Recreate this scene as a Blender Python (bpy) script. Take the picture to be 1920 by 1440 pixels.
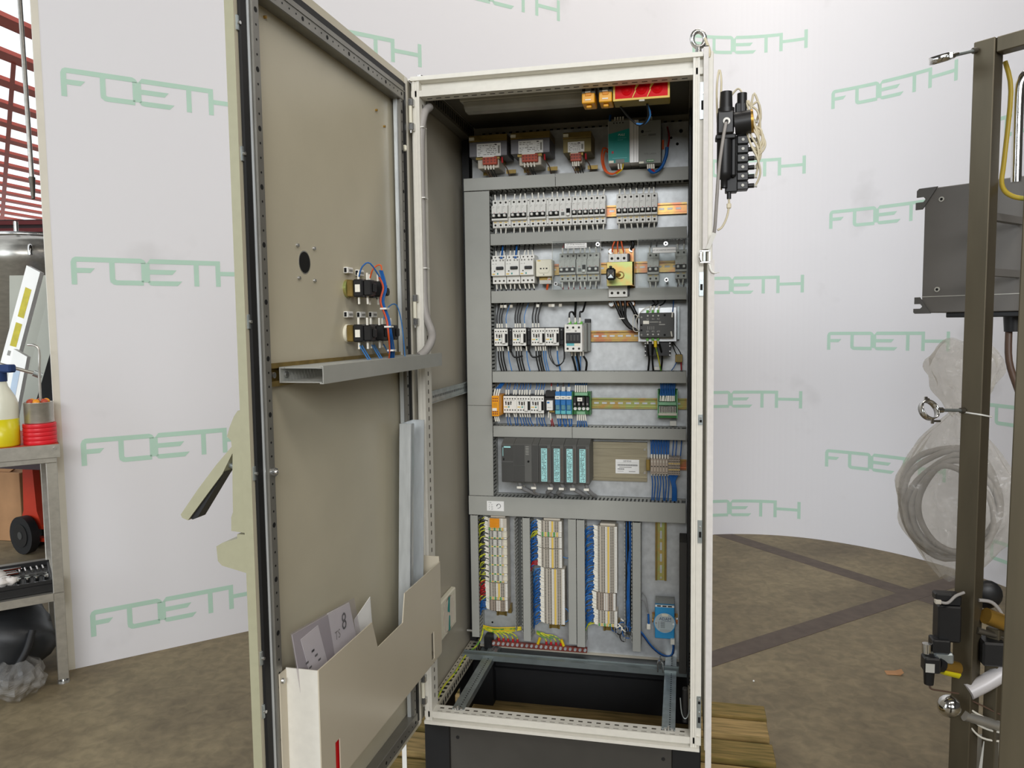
import bpy, math, random
from mathutils import Vector, Matrix
random.seed(7)
for o in list(bpy.data.objects): bpy.data.objects.remove(o)
SC = bpy.context.scene
COL = SC.collection
U = 0.001                 # everything below is written in millimetres, cabinet front left bottom = (0,0,0)
ZF = 340.0                # the floor lies 340 mm under the cabinet body (plinth 200 + pallet 140)

# ------------------------------------------------------------------ camera
cam = bpy.data.cameras.new('camera'); camo = bpy.data.objects.new('camera', cam); COL.objects.link(camo)
cam.sensor_fit = 'HORIZONTAL'; cam.sensor_width = 36.0; cam.lens = 1447.335 * 36.0 / 1920.0
cam.clip_start = 0.05; cam.clip_end = 200
CX, CY, CZ = 736.03, -2019.26, 1129.10
RIGHT = (0.97632972, 0.21591428, -0.01270044); UP = (-0.00371215, 0.07543941, 0.99714348); BACK = (0.21625563, -0.97349367, 0.07445525)
camo.matrix_world = Matrix(((RIGHT[0], UP[0], BACK[0], CX*U), (RIGHT[1], UP[1], BACK[1], CY*U), (RIGHT[2], UP[2], BACK[2], (CZ+ZF)*U), (0, 0, 0, 1)))
SC.camera = camo
# ------------------------------------------------------------------ light
SC.view_settings.view_transform = 'Standard'; SC.view_settings.look = 'None'
SC.view_settings.gamma = 1.0; SC.view_settings.use_curve_mapping = False
SC.view_settings.exposure = -0.1
w = bpy.data.worlds.new('overcast_sky'); SC.world = w; w.use_nodes = True
bg = w.node_tree.nodes['Background']; bg.inputs[0].default_value = (0.93, 0.97, 1.0, 1); bg.inputs[1].default_value = 1.35
def area(name, loc, target, sx, sy, power, col):
    l = bpy.data.lights.new(name, 'AREA'); l.shape = 'RECTANGLE'; l.size = sx; l.size_y = sy; l.energy = power; l.color = col
    o = bpy.data.objects.new(name, l); COL.objects.link(o); o.location = loc
    d = Vector(target) - Vector(loc); o.rotation_euler = d.to_track_quat('-Z', 'Y').to_euler(); return o
area('high_window_band', (2.0, -8.4, 3.8), (0.4, 0.4, 1.1), 7.5, 2.4, 690, (0.97, 0.985, 1.0))
area('ceiling_light_strip', (2.4, -2.6, 5.35), (1.2, 0.6, 0.5), 5.0, 0.8, 120, (1.0, 0.94, 0.86))
area('ceiling_light_strip', (2.0, 1.7, 5.35), (2.0, 2.2, 0.0), 3.0, 0.8, 75, (1.0, 0.93, 0.85))
area('left_gate_daylight', (-6.2, -4.5, 2.6), (-1.0, 1.4, 0.9), 4.0, 4.0, 330, (0.84, 0.92, 1.0))

# ------------------------------------------------------------------ materials
MATS = {}
def srgb(h):
    h = h.lstrip('#'); c = [int(h[i:i+2], 16)/255 for i in (0, 2, 4)]
    return tuple(x/12.92 if x <= 0.04045 else ((x+0.055)/1.055)**2.4 for x in c)
def mat(name, col, rough=0.5, metal=0.0, var=0.05, scale=25.0, bump=0.0, alpha=None, ior=1.45, stretch=None, col2=None, lo=0.4, hi=0.6, coat=0.0):
    if name in MATS: return MATS[name]
    m = bpy.data.materials.new(name); m.use_nodes = True; nt = m.node_tree; N = nt.nodes; L = nt.links
    b = N['Principled BSDF']; c = srgb(col) if isinstance(col, str) else col
    b.inputs['Roughness'].default_value = rough; b.inputs['Metallic'].default_value = metal; b.inputs['IOR'].default_value = ior
    if coat: b.inputs['Coat Weight'].default_value = coat
    tc = N.new('ShaderNodeTexCoord'); mp = N.new('ShaderNodeMapping'); L.new(tc.outputs['Object'], mp.inputs[0])
    if stretch: mp.inputs['Scale'].default_value = stretch
    n = N.new('ShaderNodeTexNoise'); n.inputs['Scale'].default_value = scale; n.inputs['Detail'].default_value = 4
    L.new(mp.outputs[0], n.inputs['Vector'])
    r = N.new('ShaderNodeValToRGB'); L.new(n.outputs['Fac'], r.inputs[0])
    if col2 is None:
        r.color_ramp.elements[0].position = 0.3; r.color_ramp.elements[1].position = 0.7
        r.color_ramp.elements[0].color = tuple(x*(1-var) for x in c)+(1,); r.color_ramp.elements[1].color = tuple(min(1, x*(1+var)) for x in c)+(1,)
    else:
        c2 = srgb(col2) if isinstance(col2, str) else col2
        r.color_ramp.elements[0].position = lo; r.color_ramp.elements[1].position = hi
        r.color_ramp.elements[0].color = c+(1,); r.color_ramp.elements[1].color = c2+(1,)
    L.new(r.outputs[0], b.inputs['Base Color'])
    if bump:
        bp = N.new('ShaderNodeBump'); bp.inputs['Strength'].default_value = bump; bp.inputs['Distance'].default_value = 0.002
        L.new(n.outputs['Fac'], bp.inputs['Height']); L.new(bp.outputs[0], b.inputs['Normal'])
    if alpha is not None: b.inputs['Alpha'].default_value = alpha
    MATS[name] = m; return m
def clear(name, col, trans, rough=0.08, bump=0.0, scale=12):
    """thin clear sheet: mostly see-through, the rest glossy"""
    m = bpy.data.materials.new(name); m.use_nodes = True; nt = m.node_tree; N = nt.nodes; L = nt.links
    N.remove(N['Principled BSDF']); out = N['Material Output']
    t = N.new('ShaderNodeBsdfTransparent'); t.inputs[0].default_value = srgb(col)+(1,)
    g = N.new('ShaderNodeBsdfPrincipled'); g.inputs['Base Color'].default_value = srgb(col)+(1,); g.inputs['Roughness'].default_value = rough
    mx = N.new('ShaderNodeMixShader')
    tc = N.new('ShaderNodeTexCoord'); n = N.new('ShaderNodeTexNoise'); n.inputs['Scale'].default_value = scale; L.new(tc.outputs['Object'], n.inputs['Vector'])
    ma = N.new('ShaderNodeMath'); ma.operation = 'MULTIPLY_ADD'; L.new(n.outputs['Fac'], ma.inputs[0]); ma.inputs[1].default_value = (1-trans)*0.8; ma.inputs[2].default_value = (1-trans)*0.6
    if bump:
        bp = N.new('ShaderNodeBump'); bp.inputs['Strength'].default_value = bump; bp.inputs['Distance'].default_value = 0.01
        L.new(n.outputs['Fac'], bp.inputs['Height']); L.new(bp.outputs[0], g.inputs['Normal'])
    L.new(ma.outputs[0], mx.inputs[0]); L.new(t.outputs[0], mx.inputs[1]); L.new(g.outputs[0], mx.inputs[2]); L.new(mx.outputs[0], out.inputs[0])
    MATS[name] = m; return m
mat('pebble_paint', '#dddad0', 0.42, 0, 0.03, 60, 0.15)
mat('door_paint', '#c2bba5', 0.38, 0, 0.03, 8)
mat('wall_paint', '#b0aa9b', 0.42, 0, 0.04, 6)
mat('pocket_plastic', '#c9c0ac', 0.25, 0, 0.02, 6)
mat('duct_grey', '#a3a49e', 0.5, 0, 0.03, 20)
mat('duct_dark', '#6b6d6a', 0.55, 0, 0.05, 30)
mat('galvanised', '#c0c3c4', 0.42, 0.45, 0.12, 45, 0.0)
mat('zinc', '#aab2b3', 0.35, 0.8, 0.15, 40)
mat('steel', '#c4c4c2', 0.25, 0.9, 0.08, 30)
mat('dark_steel', '#5f5a50', 0.45, 0.6, 0.15, 14)
mat('passivated', '#b99a5c', 0.33, 0.65, 0, 30, 0, col2='#b87858', lo=0.42, hi=0.62)
mat('passivated_green', '#a3ad6c', 0.33, 0.6, 0, 38, 0, col2='#bb9a5c', lo=0.4, hi=0.66)
mat('brass_old', '#8d7740', 0.4, 0.6, 0.25, 30)
mat('black_plastic', '#1d1d1e', 0.42, 0, 0.1, 30)
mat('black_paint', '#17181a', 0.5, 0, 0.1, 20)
mat('plinth_grey', '#403e3a', 0.5, 0, 0.05, 20)
mat('hole_black', '#0b0b0b', 0.8, 0, 0, 5)
mat('hole_brown', '#4a443b', 0.7, 0, 0, 5)
mat('lamp_body', '#a9a69a', 0.5, 0, 0.03, 20)
mat('rubber', '#161617', 0.6, 0, 0.1, 20)
mat('white_plastic', '#e9e8e2', 0.4, 0, 0.03, 30)
mat('device_white', '#dfded8', 0.42, 0, 0.03, 30)
mat('device_grey', '#c3c2ba', 0.45, 0, 0.03, 30)
mat('grey_print', '#8d8c86', 0.6, 0, 0, 5)
mat('ferrule', '#efece0', 0.5, 0, 0.06, 40)
mat('cream', '#e6e2cf', 0.45, 0, 0.03, 20)
mat('paper', '#f2f2f0', 0.6, 0, 0.03, 15)
mat('ink', '#2b2b2d', 0.7, 0, 0, 5)
mat('navy', '#20315e', 0.6, 0, 0, 5)
mat('red_plastic', '#d40d17', 0.4, 0, 0.06, 30, ior=1.2)
mat('red_ferrule', '#b3202a', 0.4, 0, 0.06, 30)
mat('yellow_plastic', '#eba81c', 0.38, 0, 0.06, 30)
mat('orange_relay', '#f0a01a', 0.4, 0, 0.05, 30)
mat('orange_dark', '#8d7a2b', 0.5, 0, 0.1, 20)
mat('tag_orange', '#e8951d', 0.45, 0, 0.05, 30)
mat('terminal_red', '#b5482e', 0.45, 0, 0.08, 30)
mat('wire_black', '#141414', 0.4, 0, 0.05, 30)
mat('wire_blue', '#1f5fa6', 0.42, 0, 0.12, 30)
mat('wire_lightblue', '#3f7fc0', 0.42, 0, 0.08, 30)
mat('wire_red', '#b01f26', 0.42, 0, 0.08, 30)
mat('wire_orange', '#dc5a22', 0.42, 0, 0.08, 30)
mat('wire_green_yellow', '#c9c832', 0.42, 0, 0, 55, col2='#5b9a3a', lo=0.5, hi=0.58)
mat('wire_yellow', '#e2c21f', 0.42, 0, 0.05, 30)
mat('wire_brown', '#5c473a', 0.45, 0, 0.08, 30)
mat('wire_grey', '#8b8b8b', 0.45, 0, 0.06, 30)
mat('wire_white', '#dcd8cb', 0.45, 0, 0.06, 30)
mat('green_plug', '#5fae3a', 0.45, 0, 0.06, 30)
mat('pcb_green', '#3c7d45', 0.45, 0, 0.1, 40)
mat('pcb_light', '#7fb08a', 0.5, 0, 0.06, 40)
mat('relay_blue', '#2f76b8', 0.4, 0, 0.06, 30)
mat('relay_cyan', '#62b6bd', 0.4, 0, 0.05, 30)
mat('relay_clear', '#5f8f9f', 0.3, 0, 0.05, 30)
mat('psu_teal', '#0f8f89', 0.45, 0, 0.03, 20)
mat('psu_grey', '#7d7f7a', 0.5, 0, 0.04, 20)
mat('aluminium', '#dcdad8', 0.4, 0.15, 0.04, 30)
mat('rail_dull', '#7f8888', 0.4, 0.5, 0.1, 20)
mat('dark_panel', '#3b3936', 0.5, 0, 0.05, 10)
mat('plc_grey', '#5c5c59', 0.5, 0, 0.05, 20)
mat('plc_dark', '#454543', 0.5, 0, 0.06, 20)
mat('plc_label', '#a9e3e3', 0.5, 0, 0.03, 20)
mat('profile_rail', '#a39b84', 0.38, 0.5, 0.1, 10, stretch=(1, 1, 14))
mat('terminal_beige', '#c9c2b4', 0.5, 0, 0.05, 30)
mat('terminal_tan', '#b3a596', 0.5, 0, 0.05, 30)
mat('terminal_green', '#3f9a45', 0.5, 0, 0.05, 30)
mat('bridge_yellow', '#e3c15a', 0.5, 0, 0.05, 30)
mat('adam_blue', '#3397cf', 0.42, 0, 0.04, 20)
mat('adam_silver', '#b9c4c6', 0.4, 0.2, 0.04, 20)
mat('core_steel', '#77767a', 0.45, 0.5, 0.12, 8, stretch=(1, 1, 20))
mat('core_brown', '#7d7043', 0.45, 0.3, 0.12, 12)
mat('bar_brown', '#7d3b30', 0.5, 0.1, 0.15, 30)
mat('heatsink', '#d7dadb', 0.3, 0.8, 0.06, 20)
mat('wood', '#8c7440', 0.8, 0, 0, 7, 0.5, stretch=(1.2, 14, 6), col2='#5f5526', lo=0.36, hi=0.68)
mat('wood_pale', '#a58a58', 0.8, 0, 0, 6, 0.5, stretch=(1.2, 13, 6), col2='#6b5d33', lo=0.38, hi=0.72)
mat('roof_shade_paint', '#5b574c', 0.5, 0, 0.05, 6)  # cabinet paint darkened: the shade under the roof is put into the colour
mat('strap_web', '#d9d5d1', 0.7, 0, 0.05, 60)
mat('floor_plate', '#4c5357', 0.4, 0.4, 0.08, 8)
mat('hall_wall', '#57534f', 0.8, 0, 0.05, 2)
mat('backdrop_white', '#cdccce', 0.6, 0, 0, 2.2, col2='#dad9dc', lo=0.25, hi=0.37)
mat('logo_green', '#afcdbc', 0.6, 0, 0.03, 6)
mat('post_cream', '#d3cec0', 0.55, 0, 0.04, 10)
mat('rack_steel', '#5c5443', 0.45, 0.45, 0.16, 5, stretch=(3, 3, 0.5))
mat('box_grey', '#6f6c68', 0.5, 0.1, 0.04, 10)
mat('box_edge', '#62615f', 0.5, 0.1, 0.04, 10)
mat('chrome', '#d8d8d6', 0.14, 1.0, 0.05, 20)
mat('hose_grey', '#a09c98', 0.5, 0, 0.05, 20)
mat('tube_cream', '#d3c9ad', 0.4, 0, 0.05, 20)
mat('roof_red', '#c25a4c', 0.6, 0, 0.08, 3)
mat('roof_red_dark', '#6b2a2c', 0.7, 0, 0.08, 3)
mat('wall_dark', '#3b2f30', 0.8, 0, 0.1, 3)
mat('stainless', '#b9b6ae', 0.32, 0.75, 0.1, 6, stretch=(1, 8, 8))
mat('bench_red', '#b4472f', 0.6, 0, 0.1, 12)
mat('tape_red', '#d4202c', 0.4, 0, 0.05, 30)
mat('bottle_clear', '#d6d6c4', 0.3, 0, 0.04, 10)
mat('liquid_yellow', '#d3c61e', 0.3, 0, 0.06, 6)
mat('truck_red', '#c53a22', 0.4, 0, 0.06, 10)
mat('cardboard', '#a97f58', 0.8, 0, 0.08, 10)
mat('panel_white', '#f1f1ec', 0.5, 0, 0.03, 10)
mat('sticker_yellow', '#bdb01f', 0.5, 0, 0.12, 30)
mat('sticker_blue', '#b2c4d6', 0.5, 0, 0.05, 20)
mat('steel_grey_door', '#a3a396', 0.5, 0.1, 0.05, 5)
mat('navy_cloth', '#1d3563', 0.8, 0, 0.2, 20)
mat('rag', '#d9d4cf', 0.85, 0, 0.1, 40, 0.4)
mat('bag_black', '#25272a', 0.45, 0, 0.2, 8)
mat('brass', '#b08a3f', 0.35, 0.7, 0.1, 20)
mat('pipe_white', '#cfcbcb', 0.4, 0.1, 0.04, 10)
clear('acrylic', '#f6f8f8', 0.965, 0.03)
clear('bag_film', '#f0eeea', 0.76, 0.1, 1.0, 22)
mat('earth_big', '#b89f35', 0.4, 0, 0, 14, col2='#6e8438', lo=0.5, hi=0.62, stretch=(1, 1, 0.3))
clear('bag_film_low', '#e4e2de', 0.84, 0.15, 0.5, 10)
clear('lamp_cover', '#c9c7bd', 0.55, 0.3)
clear('sleeve', '#f2f0f2', 0.9, 0.1)
mat('door_edge', '#9c997f', 0.42, 0, 0.03, 60, 0.1)
mat('tube_grey', '#85837c', 0.4, 0.5, 0.08, 20)
mat('bright_zinc', '#cdd2d4', 0.3, 0.45, 0.1, 20, stretch=(4, 4, 0.6))
def floor_mat():
    m = bpy.data.materials.new('floor_concrete'); m.use_nodes = True; nt = m.node_tree; N = nt.nodes; L = nt.links
    b = N['Principled BSDF']; tc = N.new('ShaderNodeTexCoord')
    n1 = N.new('ShaderNodeTexNoise'); n1.inputs['Scale'].default_value = 1.6; n1.inputs['Detail'].default_value = 7; n1.inputs['Roughness'].default_value = 0.62
    n2 = N.new('ShaderNodeTexNoise'); n2.inputs['Scale'].default_value = 22; n2.inputs['Detail'].default_value = 6; n2.inputs['Distortion'].default_value = 0.6
    n3 = N.new('ShaderNodeTexNoise'); n3.inputs['Scale'].default_value = 60; n3.inputs['Detail'].default_value = 3
    for n in (n1, n2, n3): L.new(tc.outputs['Object'], n.inputs['Vector'])
    r1 = N.new('ShaderNodeValToRGB'); r1.color_ramp.elements[0].position = 0.3; r1.color_ramp.elements[1].position = 0.72
    r1.color_ramp.elements[0].color = srgb('#675c47')+(1,); r1.color_ramp.elements[1].color = srgb('#8e8164')+(1,)
    r2 = N.new('ShaderNodeValToRGB'); r2.color_ramp.elements[0].position = 0.32; r2.color_ramp.elements[1].position = 0.7
    r2.color_ramp.elements[0].color = (0.7, 0.69, 0.68, 1); r2.color_ramp.elements[1].color = (1.06, 1.05, 1.04, 1)
    mx = N.new('ShaderNodeMix'); mx.data_type = 'RGBA'; mx.blend_type = 'MULTIPLY'; mx.inputs[0].default_value = 1
    L.new(n1.outputs['Fac'], r1.inputs[0]); L.new(n2.outputs['Fac'], r2.inputs[0]); L.new(r1.outputs[0], mx.inputs[6]); L.new(r2.outputs[0], mx.inputs[7])
    L.new(mx.outputs[2], b.inputs['Base Color']); b.inputs['Roughness'].default_value = 0.62
    bp = N.new('ShaderNodeBump'); bp.inputs['Strength'].default_value = 0.12; bp.inputs['Distance'].default_value = 0.004
    L.new(n3.outputs['Fac'], bp.inputs['Height']); L.new(bp.outputs[0], b.inputs['Normal']); MATS['floor_concrete'] = m
floor_mat()
mat('floor_strip', '#574c44', 0.7, 0, 0.15, 20)

# ------------------------------------------------------------------ mesh helpers
def V3(p): return Vector(p)
class MB:
    """collects faces in millimetres; build() links them as ONE mesh object"""
    def __init__(s): s.v = []; s.f = []; s.mi = []; s.sm = []; s.mats = []
    def slot(s, m):
        if m is None: m = s.mats[0] if s.mats else 'hole_black'
        if m not in s.mats: s.mats.append(m)
        return s.mats.index(m)
    def add(s, vs, fs, m=None, smooth=False):
        k = len(s.v); i = s.slot(m); s.v += [tuple(p) for p in vs]
        for f in fs: s.f.append([a+k for a in f]); s.mi.append(i); s.sm.append(smooth)
        return s
    def box(s, x0, x1, y0, y1, z0, z1, m=None, b=0):
        x0, x1 = min(x0, x1), max(x0, x1); y0, y1 = min(y0, y1), max(y0, y1); z0, z1 = min(z0, z1), max(z0, z1)
        if b <= 0:
            vs = [(x, y, z) for x in (x0, x1) for y in (y0, y1) for z in (z0, z1)]
            return s.add(vs, [(0, 1, 3, 2), (4, 6, 7, 5), (0, 4, 5, 1), (2, 3, 7, 6), (0, 2, 6, 4), (1, 5, 7, 3)], m)
        vs = []; ix = {}
        for a, x in ((0, x0), (1, x1)):
            for c, y in ((0, y0), (1, y1)):
                for d, z in ((0, z0), (1, z1)):
                    sx, sy, sz = (b if a == 0 else -b), (b if c == 0 else -b), (b if d == 0 else -b)
                    ix[a, c, d, 0] = len(vs); vs.append((x, y+sy, z+sz))
                    ix[a, c, d, 1] = len(vs); vs.append((x+sx, y, z+sz))
                    ix[a, c, d, 2] = len(vs); vs.append((x+sx, y+sy, z))
        F = []
        for a in (0, 1):
            q = [ix[a, 0, 0, 0], ix[a, 1, 0, 0], ix[a, 1, 1, 0], ix[a, 0, 1, 0]]; F.append(q if a else q[::-1])
            q = [ix[0, a, 0, 1], ix[1, a, 0, 1], ix[1, a, 1, 1], ix[0, a, 1, 1]]; F.append(q if not a else q[::-1])
            q = [ix[0, 0, a, 2], ix[1, 0, a, 2], ix[1, 1, a, 2], ix[0, 1, a, 2]]; F.append(q if a else q[::-1])
        for a in (0, 1):
            for c in (0, 1):
                F.append([ix[a, c, 0, 0], ix[a, c, 0, 1], ix[a, c, 1, 1], ix[a, c, 1, 0]])
                F.append([ix[a, 0, c, 0], ix[a, 0, c, 2], ix[a, 1, c, 2], ix[a, 1, c, 0]])
                F.append([ix[0, a, c, 1], ix[0, a, c, 2], ix[1, a, c, 2], ix[1, a, c, 1]])
                for d in (0, 1): F.append([ix[a, c, d, 0], ix[a, c, d, 1], ix[a, c, d, 2]])
        return s.add(vs, F, m)
    def prism(s, pts, axis, lo, hi, m=None):
        n = len(pts); vs = []
        for h in (lo, hi):
            for a, c in pts: vs.append((h, a, c) if axis == 'x' else ((a, h, c) if axis == 'y' else (a, c, h)))
        F = [list(range(n))[::-1], list(range(n, 2*n))] + [[i, (i+1) % n, (i+1) % n+n, i+n] for i in range(n)]
        return s.add(vs, F, m)
    def cyl(s, p0, p1, r0, r1=None, n=12, m=None, caps=True, smooth=True):
        r1 = r0 if r1 is None else r1; p0 = V3(p0); p1 = V3(p1); d = (p1-p0).normalized()
        u = d.orthogonal().normalized(); w_ = d.cross(u); vs = []
        for p, r in ((p0, r0), (p1, r1)):
            for i in range(n):
                a = 2*math.pi*i/n; vs.append(p+u*(r*math.cos(a))+w_*(r*math.sin(a)))
        s.add(vs, [[i, (i+1) % n, (i+1) % n+n, i+n] for i in range(n)], m, smooth)
        if caps:
            s.add(vs[:n], [list(range(n))[::-1]], m); s.add(vs[n:], [list(range(n))], m)
        return s
    def tube(s, pts, r, n=6, m=None, sub=4, caps=True, closed=False):
        P = [V3(p) for p in pts]
        if sub > 1 and len(P) > 2:
            Q = []; k = len(P); rng = range(k if closed else k-1)
            for i in rng:
                if closed: a, b_, c, d = P[i-1], P[i], P[(i+1) % k], P[(i+2) % k]
                else: a, b_, c, d = P[max(i-1, 0)], P[i], P[i+1], P[min(i+2, k-1)]
                for j in range(sub):
                    t = j/sub; Q.append(0.5*((2*b_)+(c-a)*t+(2*a-5*b_+4*c-d)*t*t+(3*b_-a-3*c+d)*t**3))
            if not closed: Q.append(P[-1])
            P = Q
        k = len(P); vs = []; nrm = None
        for i in range(k):
            if closed: d = (P[(i+1) % k]-P[i-1])
            else: d = P[min(i+1, k-1)]-P[max(i-1, 0)]
            d = d.normalized() if d.length > 1e-6 else Vector((0, 0, 1))
            if nrm is None: nrm = d.orthogonal().normalized()
            nrm = nrm-d*nrm.dot(d); nrm = nrm.normalized() if nrm.length > 1e-6 else d.orthogonal().normalized()
            bn = d.cross(nrm); rr = r[min(i*len(r)//k, len(r)-1)] if isinstance(r, (list, tuple)) else r
            for j in range(n):
                a = 2*math.pi*j/n; vs.append(P[i]+nrm*(rr*math.cos(a))+bn*(rr*math.sin(a)))
        F = []
        for i in range(k if closed else k-1):
            i2 = (i+1) % k
            for j in range(n): F.append([i*n+j, i*n+(j+1) % n, i2*n+(j+1) % n, i2*n+j])
        s.add(vs, F, m, True)
        if caps and not closed: s.add(vs[:n], [list(range(n))[::-1]], m); s.add(vs[-n:], [list(range(n))], m)
        return s
    def sphere(s, c, r, m=None, n=12, k=8, sx=1, sy=1, sz=1):
        vs = []; F = []
        for i in range(k+1):
            a = math.pi*i/k
            for j in range(n):
                b_ = 2*math.pi*j/n; vs.append((c[0]+sx*r*math.sin(a)*math.cos(b_), c[1]+sy*r*math.sin(a)*math.sin(b_), c[2]+sz*r*math.cos(a)))
        for i in range(k):
            for j in range(n): F.append([i*n+j, (i+1)*n+j, (i+1)*n+(j+1) % n, i*n+(j+1) % n])
        return s.add(vs, F, m, True)
    def lathe(s, c, prof, n=24, m=None, axis='z', smooth=True):
        vs = []; k = len(prof)
        for r, h in prof:
            for j in range(n):
                a = 2*math.pi*j/n; x, y = r*math.cos(a), r*math.sin(a)
                vs.append((c[0]+x, c[1]+y, c[2]+h) if axis == 'z' else ((c[0]+x, c[1]-h, c[2]+y) if axis == 'y' else (c[0]+h, c[1]+x, c[2]+y)))
        F = [[i*n+j, i*n+(j+1) % n, (i+1)*n+(j+1) % n, (i+1)*n+j] for i in range(k-1) for j in range(n)]
        return s.add(vs, F, m, smooth)
    def disc(s, c, r, t=1.0, n=10, m=None):      # small disc facing -Y, front at c.y
        return s.cyl((c[0], c[1]+t, c[2]), c, r, n=n, m=m)
    def map(s, fn): s.v = [tuple(fn(p)) for p in s.v]; return s
    def mesh(s, name, org=(0, 0, 0)):
        me = bpy.data.meshes.new(name)
        me.from_pydata([((x-org[0])*U, (y-org[1])*U, (z-org[2])*U) for x, y, z in s.v], [], s.f)
        for m in s.mats: me.materials.append(MATS[m])
        me.polygons.foreach_set('material_index', s.mi); me.polygons.foreach_set('use_smooth', s.sm); me.update(); return me
    def build(s, name, parent=None, label=None, cat=None, group=None, kind=None, m=None):
        """absolute mm coordinates; a child keeps its verts relative to the root's origin"""
        if parent is None:
            xs, ys, zs = zip(*s.v); org = ((min(xs)+max(xs))/2, (min(ys)+max(ys))/2, min(zs))
        else: org = parent['_o'] if '_o' in parent else (0, 0, 0)
        o = bpy.data.objects.new(name, s.mesh(name, org)); COL.objects.link(o)
        if parent is None: o.location = (org[0]*U, org[1]*U, (org[2]+ZF)*U)
        else: o.parent = parent
        o['_o'] = org
        if label: o['label'] = label
        if cat: o['category'] = cat
        if group: o['group'] = group
        if kind: o['kind'] = kind
        return o
def thing(name, loc, label, cat, group=None, kind=None):
    o = bpy.data.objects.new(name, None); COL.objects.link(o); o.empty_display_size = 0.05
    o.location = (loc[0]*U, loc[1]*U, (loc[2]+ZF)*U); o['_o'] = tuple(loc)
    if label: o['label'] = label
    if cat: o['category'] = cat
    if group: o['group'] = group
    if kind: o['kind'] = kind
    return o
def child(name, me, parent, loc=(0, 0, 0), rot=None):       # shared mesh, loc in mm from the parent's origin
    o = bpy.data.objects.new(name, me); COL.objects.link(o); o.parent = parent; o.location = tuple(a*U for a in loc)
    if rot: o.rotation_euler = rot
    o['_o'] = tuple(parent['_o']); return o
def copy_tree(root, loc, label, parent=None):
    c = root.copy(); COL.objects.link(c); c.parent = parent
    if parent is None:
        c.location = (loc[0]*U, loc[1]*U, (loc[2]+ZF)*U); c['label'] = label
    for ch in root.children: copy_tree(ch, None, None, c)
    return c
def text_mb(mb, txt, x, y, z, size, m, slant=0, align='CENTER', plane='y', mapf=None):
    cu = bpy.data.curves.new('t', 'FONT'); cu.body = txt; cu.size = 1.0; cu.align_x = align; cu.align_y = 'CENTER'; cu.shear = slant; cu.resolution_u = 2
    ob = bpy.data.objects.new('t', cu); me = bpy.data.meshes.new_from_object(ob)
    vs = [(v.co.x*size, v.co.y*size) for v in me.vertices]; fs = [list(p.vertices) for p in me.polygons]
    bpy.data.objects.remove(ob); bpy.data.curves.remove(cu); bpy.data.meshes.remove(me)
    if mapf: P = [mapf(a, b) for a, b in vs]
    else: P = [(x+a, y, z+b) for a, b in vs]
    mb.add(P, fs, m); return mb
def lines(mb, rows, x0, x1, y, z0, z1, m='grey_print', seed=1, h=0.45):
    """rows of tiny print too small to read"""
    rnd = random.Random(seed)
    for i in range(rows):
        z = z1-(z1-z0)*(i+0.5)/rows; x = x0
        while x < x1-2:
            L_ = rnd.uniform(0.06, 0.22)*(x1-x0); e = min(x+L_, x1); hh = (z1-z0)/rows*h*rnd.uniform(0.5, 1)
            if rnd.random() < 0.8: mb.box(x, e, y, y+0.3, z-hh/2, z+hh/2, m)
            x = e+(x1-x0)*0.05
    return mb
ORD = ['first', 'second', 'third', 'fourth', 'fifth', 'sixth', 'seventh', 'eighth', 'ninth', 'tenth']
# ================================================================== THE SETTING
fl = MB().box(-25000, 14000, -12000, 30000, -ZF-60, -ZF, 'floor_concrete').build('floor', kind='structure')
def strip(p0, p1, wd, h=0.8):
    a, b_ = Vector(p0), Vector(p1); d = (b_-a).normalized(); n = Vector((-d.y, d.x))*wd/2
    MB().prism([tuple(a+n), tuple(a-n), tuple(b_-n), tuple(b_+n)], 'z', -ZF-2, -ZF+h, 'floor_strip').build('joint_strip', fl)
strip((940, 3560), (2420, 1890), 120); strip((-400, 180), (2600, 3030), 118, 1.4)
# free-standing printed backdrop: straight, then curving round to the right
WP = []; x, y, a = -1853.0, 761.0, math.radians(45.3); s_ = 0.0; ds = 35.0
while s_ < 7600:
    WP.append((x, y, a)); k = 0 if s_ < 3445 else (1/987 if s_ < 4640 else 1/1550); k = 0 if s_ > 6900 else k
    a2 = a-k*ds; x += ds*math.cos((a+a2)/2); y += ds*math.sin((a+a2)/2); a = a2; s_ += ds
def wall_pt(s, off=0.0):
    i = max(0, min(int(s/ds), len(WP)-1)); x, y, a = WP[i]; t = s-i*ds
    return (x+t*math.cos(a)+off*math.sin(a), y+t*math.sin(a)-off*math.cos(a))
def wall_sheet(off0, off1, z0, z1, m):
    vs = []; F = []; n = len(WP)
    for i in range(n):
        for off in (off0, off1):
            px, py = wall_pt(i*ds, off); vs += [(px, py, z0), (px, py, z1)]
    for i in range(n-1):
        b_ = 4*i; c = b_+4; F += [[b_, c, c+1, b_+1], [b_+2, b_+3, c+3, c+2], [b_+1, c+1, c+3, b_+3], [b_, b_+2, c+2, c]]
    F += [[0, 1, 3, 2], [4*n-4, 4*n-2, 4*n-1, 4*n-3]]
    return MB().add(vs, F, m)
back = wall_sheet(0, -22, -ZF, 3950, 'backdrop_white').build('wall_back', kind='structure')
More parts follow.
